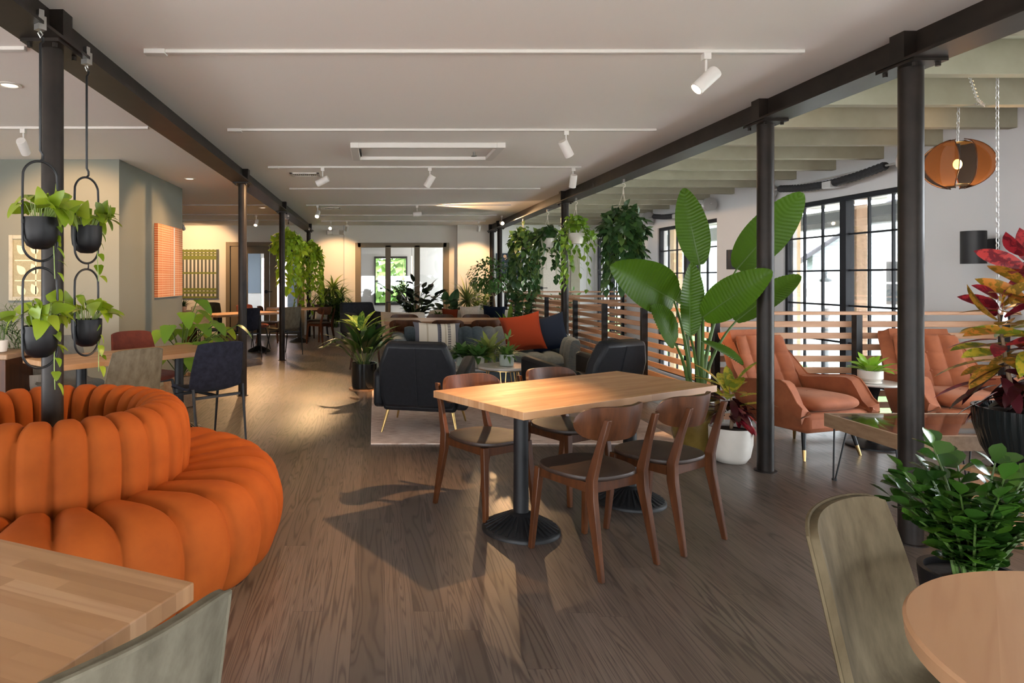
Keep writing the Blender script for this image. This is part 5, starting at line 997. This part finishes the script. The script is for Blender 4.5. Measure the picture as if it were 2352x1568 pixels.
bush('spiky striped dracaena behind the cream sofa against the pale wall', 2.12, 15.35, 0, .18, .34, 'bluepot', 'varieg', 55, lambda a, b, r, ph: (a.tube([(0, 0, ph*.9), (0, 0, .80)], .02, 7), rosette(b, (0, 0, .86), 130, .60, .042, -.45, 1.45, 'grass', r, 5, .35, .1, .03)), 'dracaena')
bush('blue green elephant ear plant in a peach pot behind the cream sofa', 1.58, 14.4, 0, .16, .50, 'peachpot', 'eph', 56, lambda a, b, r, ph: stalks(a, b, (0, 0, ph*.9), 9, .3, .55, .7, .24, .20, 2, 'heart', r, 5, .01, .7), 'elephant_ear')
bush('small pale leafed plant in a peach pot between the rubber plant and the pillows', 1.30, 13.75, .42, .10, .2, 'peachpot', 'fern', 57, lambda a, b, r, ph: rosette(b, (0, 0, ph*.9), 34, .16, .06, .1, 1.3, 'ovate', r, 4), 'potted_plant')
bush('yellow green umbrella plant between the striped dracaena and the fig tree', 2.52, 15.85, 0, .16, .32, 'bluepot', 'dief', 58, lambda a, b, r, ph: stalks(a, b, (0, 0, ph*.9), 10, .65, .95, .35, .20, .07, 9, 'ovate', r, 4), 'umbrella_plant')
def b_ficus(st, lf, r, ph):
    st.tube([(0, 0, ph*.9), (.03, 0, .7), (0, 0, 1.05)], [.028, .022, .02], 8)
    for k in range(12): a = 2.399*k; e = r.uniform(.5, 1.2); d = azd(a, e); st.tube([(0, 0, 1.0), tuple(V((0, 0, 1.0))+d*.25), tuple(V((0, 0, 1.02))+d*r.uniform(.4, .55))], [.012, .008, .003], 5)
    foliage_ball(lf, (-.05, 0, 1.45), .50, .46, .36, 900, .10, .05, r, 'ovate', 2)
bush('small fig tree with a bare trunk and round crown near the end of the rail', 2.55, 14.35, 0, .20, .40, 'bluepot', 'ficus', 59, b_ficus, 'fig_tree')
bush('dark leafed climbing plant growing up the rail behind the right end of the communal table', 2.72, 12.4, 0, .15, .30, 'blackpot', 'swiss', 60, lambda a, b, r, ph: stalks(a, b, (0, 0, ph*.9), 9, .7, 1.05, .25, .17, .10, 9, 'ovate', r, 3), 'climbing_plant')
bush('broad leafed green plant by the first rail post right of the navy pillow', 2.62, 13.0, 0, .14, .30, 'blackpot', 'monst', 61, lambda a, b, r, ph: rosette(b, (0, 0, ph*.9), 12, .62, .13, .8, 1.45, 'lance', r, 6, .25), 'potted_plant')
bush('leafy potted plant standing on the lower floor beyond the rail', 4.6, 16.3, 0, .18, .34, 'whitepot', 'ficus', 62, lambda a, b, r, ph: stalks(a, b, (0, 0, ph*.9), 16, .5, .85, .6, .13, .07, 9, 'ovate', r, 3), 'potted_plant')
# left side plants
def b_mon(st, lf, r, ph):
    for k in range(42):
        a = 2.399*k+r.uniform(-.3, .3)
        if cos(a) < -.45: continue
        e = r.uniform(.45, 1.3); d = azd(a, e); h = r.uniform(.45, .85); p = V((0, 0, ph*.9))+V((d.x, d.y, d.z*1.1))*h; st.tube([(0, 0, ph*.9), tuple(V((0, 0, ph*.9))+V((d.x*.4, d.y*.4, d.z*.75))*h), tuple(p)], .006, 5); q = V((cos(a), sin(a), -.45)); lf.leaf(p, q, V((0, 0, 1))+V((cos(a), sin(a), 0))*.5, r.uniform(.19, .27), r.uniform(.16, .22), .3, .12, 7, 'heart')
bush('sunlit monstera with wide yellow green leaves against the green wall corner', -2.12, 7.35, 0, .19, .34, 'pine', 'monst', 63, b_mon, 'monstera')
t = thing('wire_plant_stand', 'black wire plant stand under the grey ribbed pot, left edge', 'plant stand', (-3.02, 5.92, 0))
MB().tube([(.15*cos(a), .15*sin(a), .365) for a in [2*pi*k/28 for k in range(28)]], .006, 6, True).tube([(.13*cos(a), .13*sin(a), .30) for a in [2*pi*k/28 for k in range(28)]], .004, 6, True).build('hoop', M['black'], t)
for k in range(4): a = pi/4+k*pi/2; MB().tube([(.15*cos(a), .15*sin(a), .365), (.12*cos(a), .12*sin(a), .18), (.16*cos(a), .16*sin(a), 0)], .006, 6).build('leg', M['black'], t)
MB().bar((-.15, 0, .362), (.15, 0, .362), .01, .006).bar((0, -.15, .362), (0, .15, .362), .01, .006).build('cross_bar', M['black'], t)
t = thing('palm', 'dark feathery palm in a grey ribbed pot on a wire stand', 'potted plant', (-3.02, 5.92, .371)); r = random.Random(64)
MB().lathe([(.10, 0), (.12, .006), (.155, .10), (.160, .19), (.150, .19), (.148, .17)], 90, flute=lambda j, q, z: 1+(.012 if j % 2 else -.012)).build('pot', M['greypot'], t, smooth=60); MB().lathe([(0, .165), (.15, .17), (0, .18)], 14).build('soil', M['soil'], t)
a_, b_ = MB(), MB(); stalks(a_, b_, (0, 0, .16), 13, .45, .78, .55, .15, .012, 22, 'grass', r, 3, .005, .25); b_.build('foliage', M['aspi'], t, smooth=179); a_.build('stem', M['stem'], t)
t = thing('asparagus_fern', 'feathery asparagus fern in a white pot on the sideboard at the left edge', 'potted plant', (-3.12, 5.57, .785)); r = random.Random(65); pot(t, .06, .07, .10, 'whitepot', lip=.008, n=24)
a_, b_ = MB(), MB(); stalks(a_, b_, (0, 0, .09), 18, .22, .40, .7, .07, .006, 22, 'grass', r, 2, .002, .2); b_.build('foliage', M['fern'], t, smooth=179); a_.build('stem', M['stem'], t)
small_pot('spiky succulent in a small pale pot on the dark bench under the canvas', -3.70, 12.95, .75, .06, .075, .10, 'peachpot', 'aspi', 66, 22, .20, .04, 'grass', (.3, 1.45), .1, 'succulent')
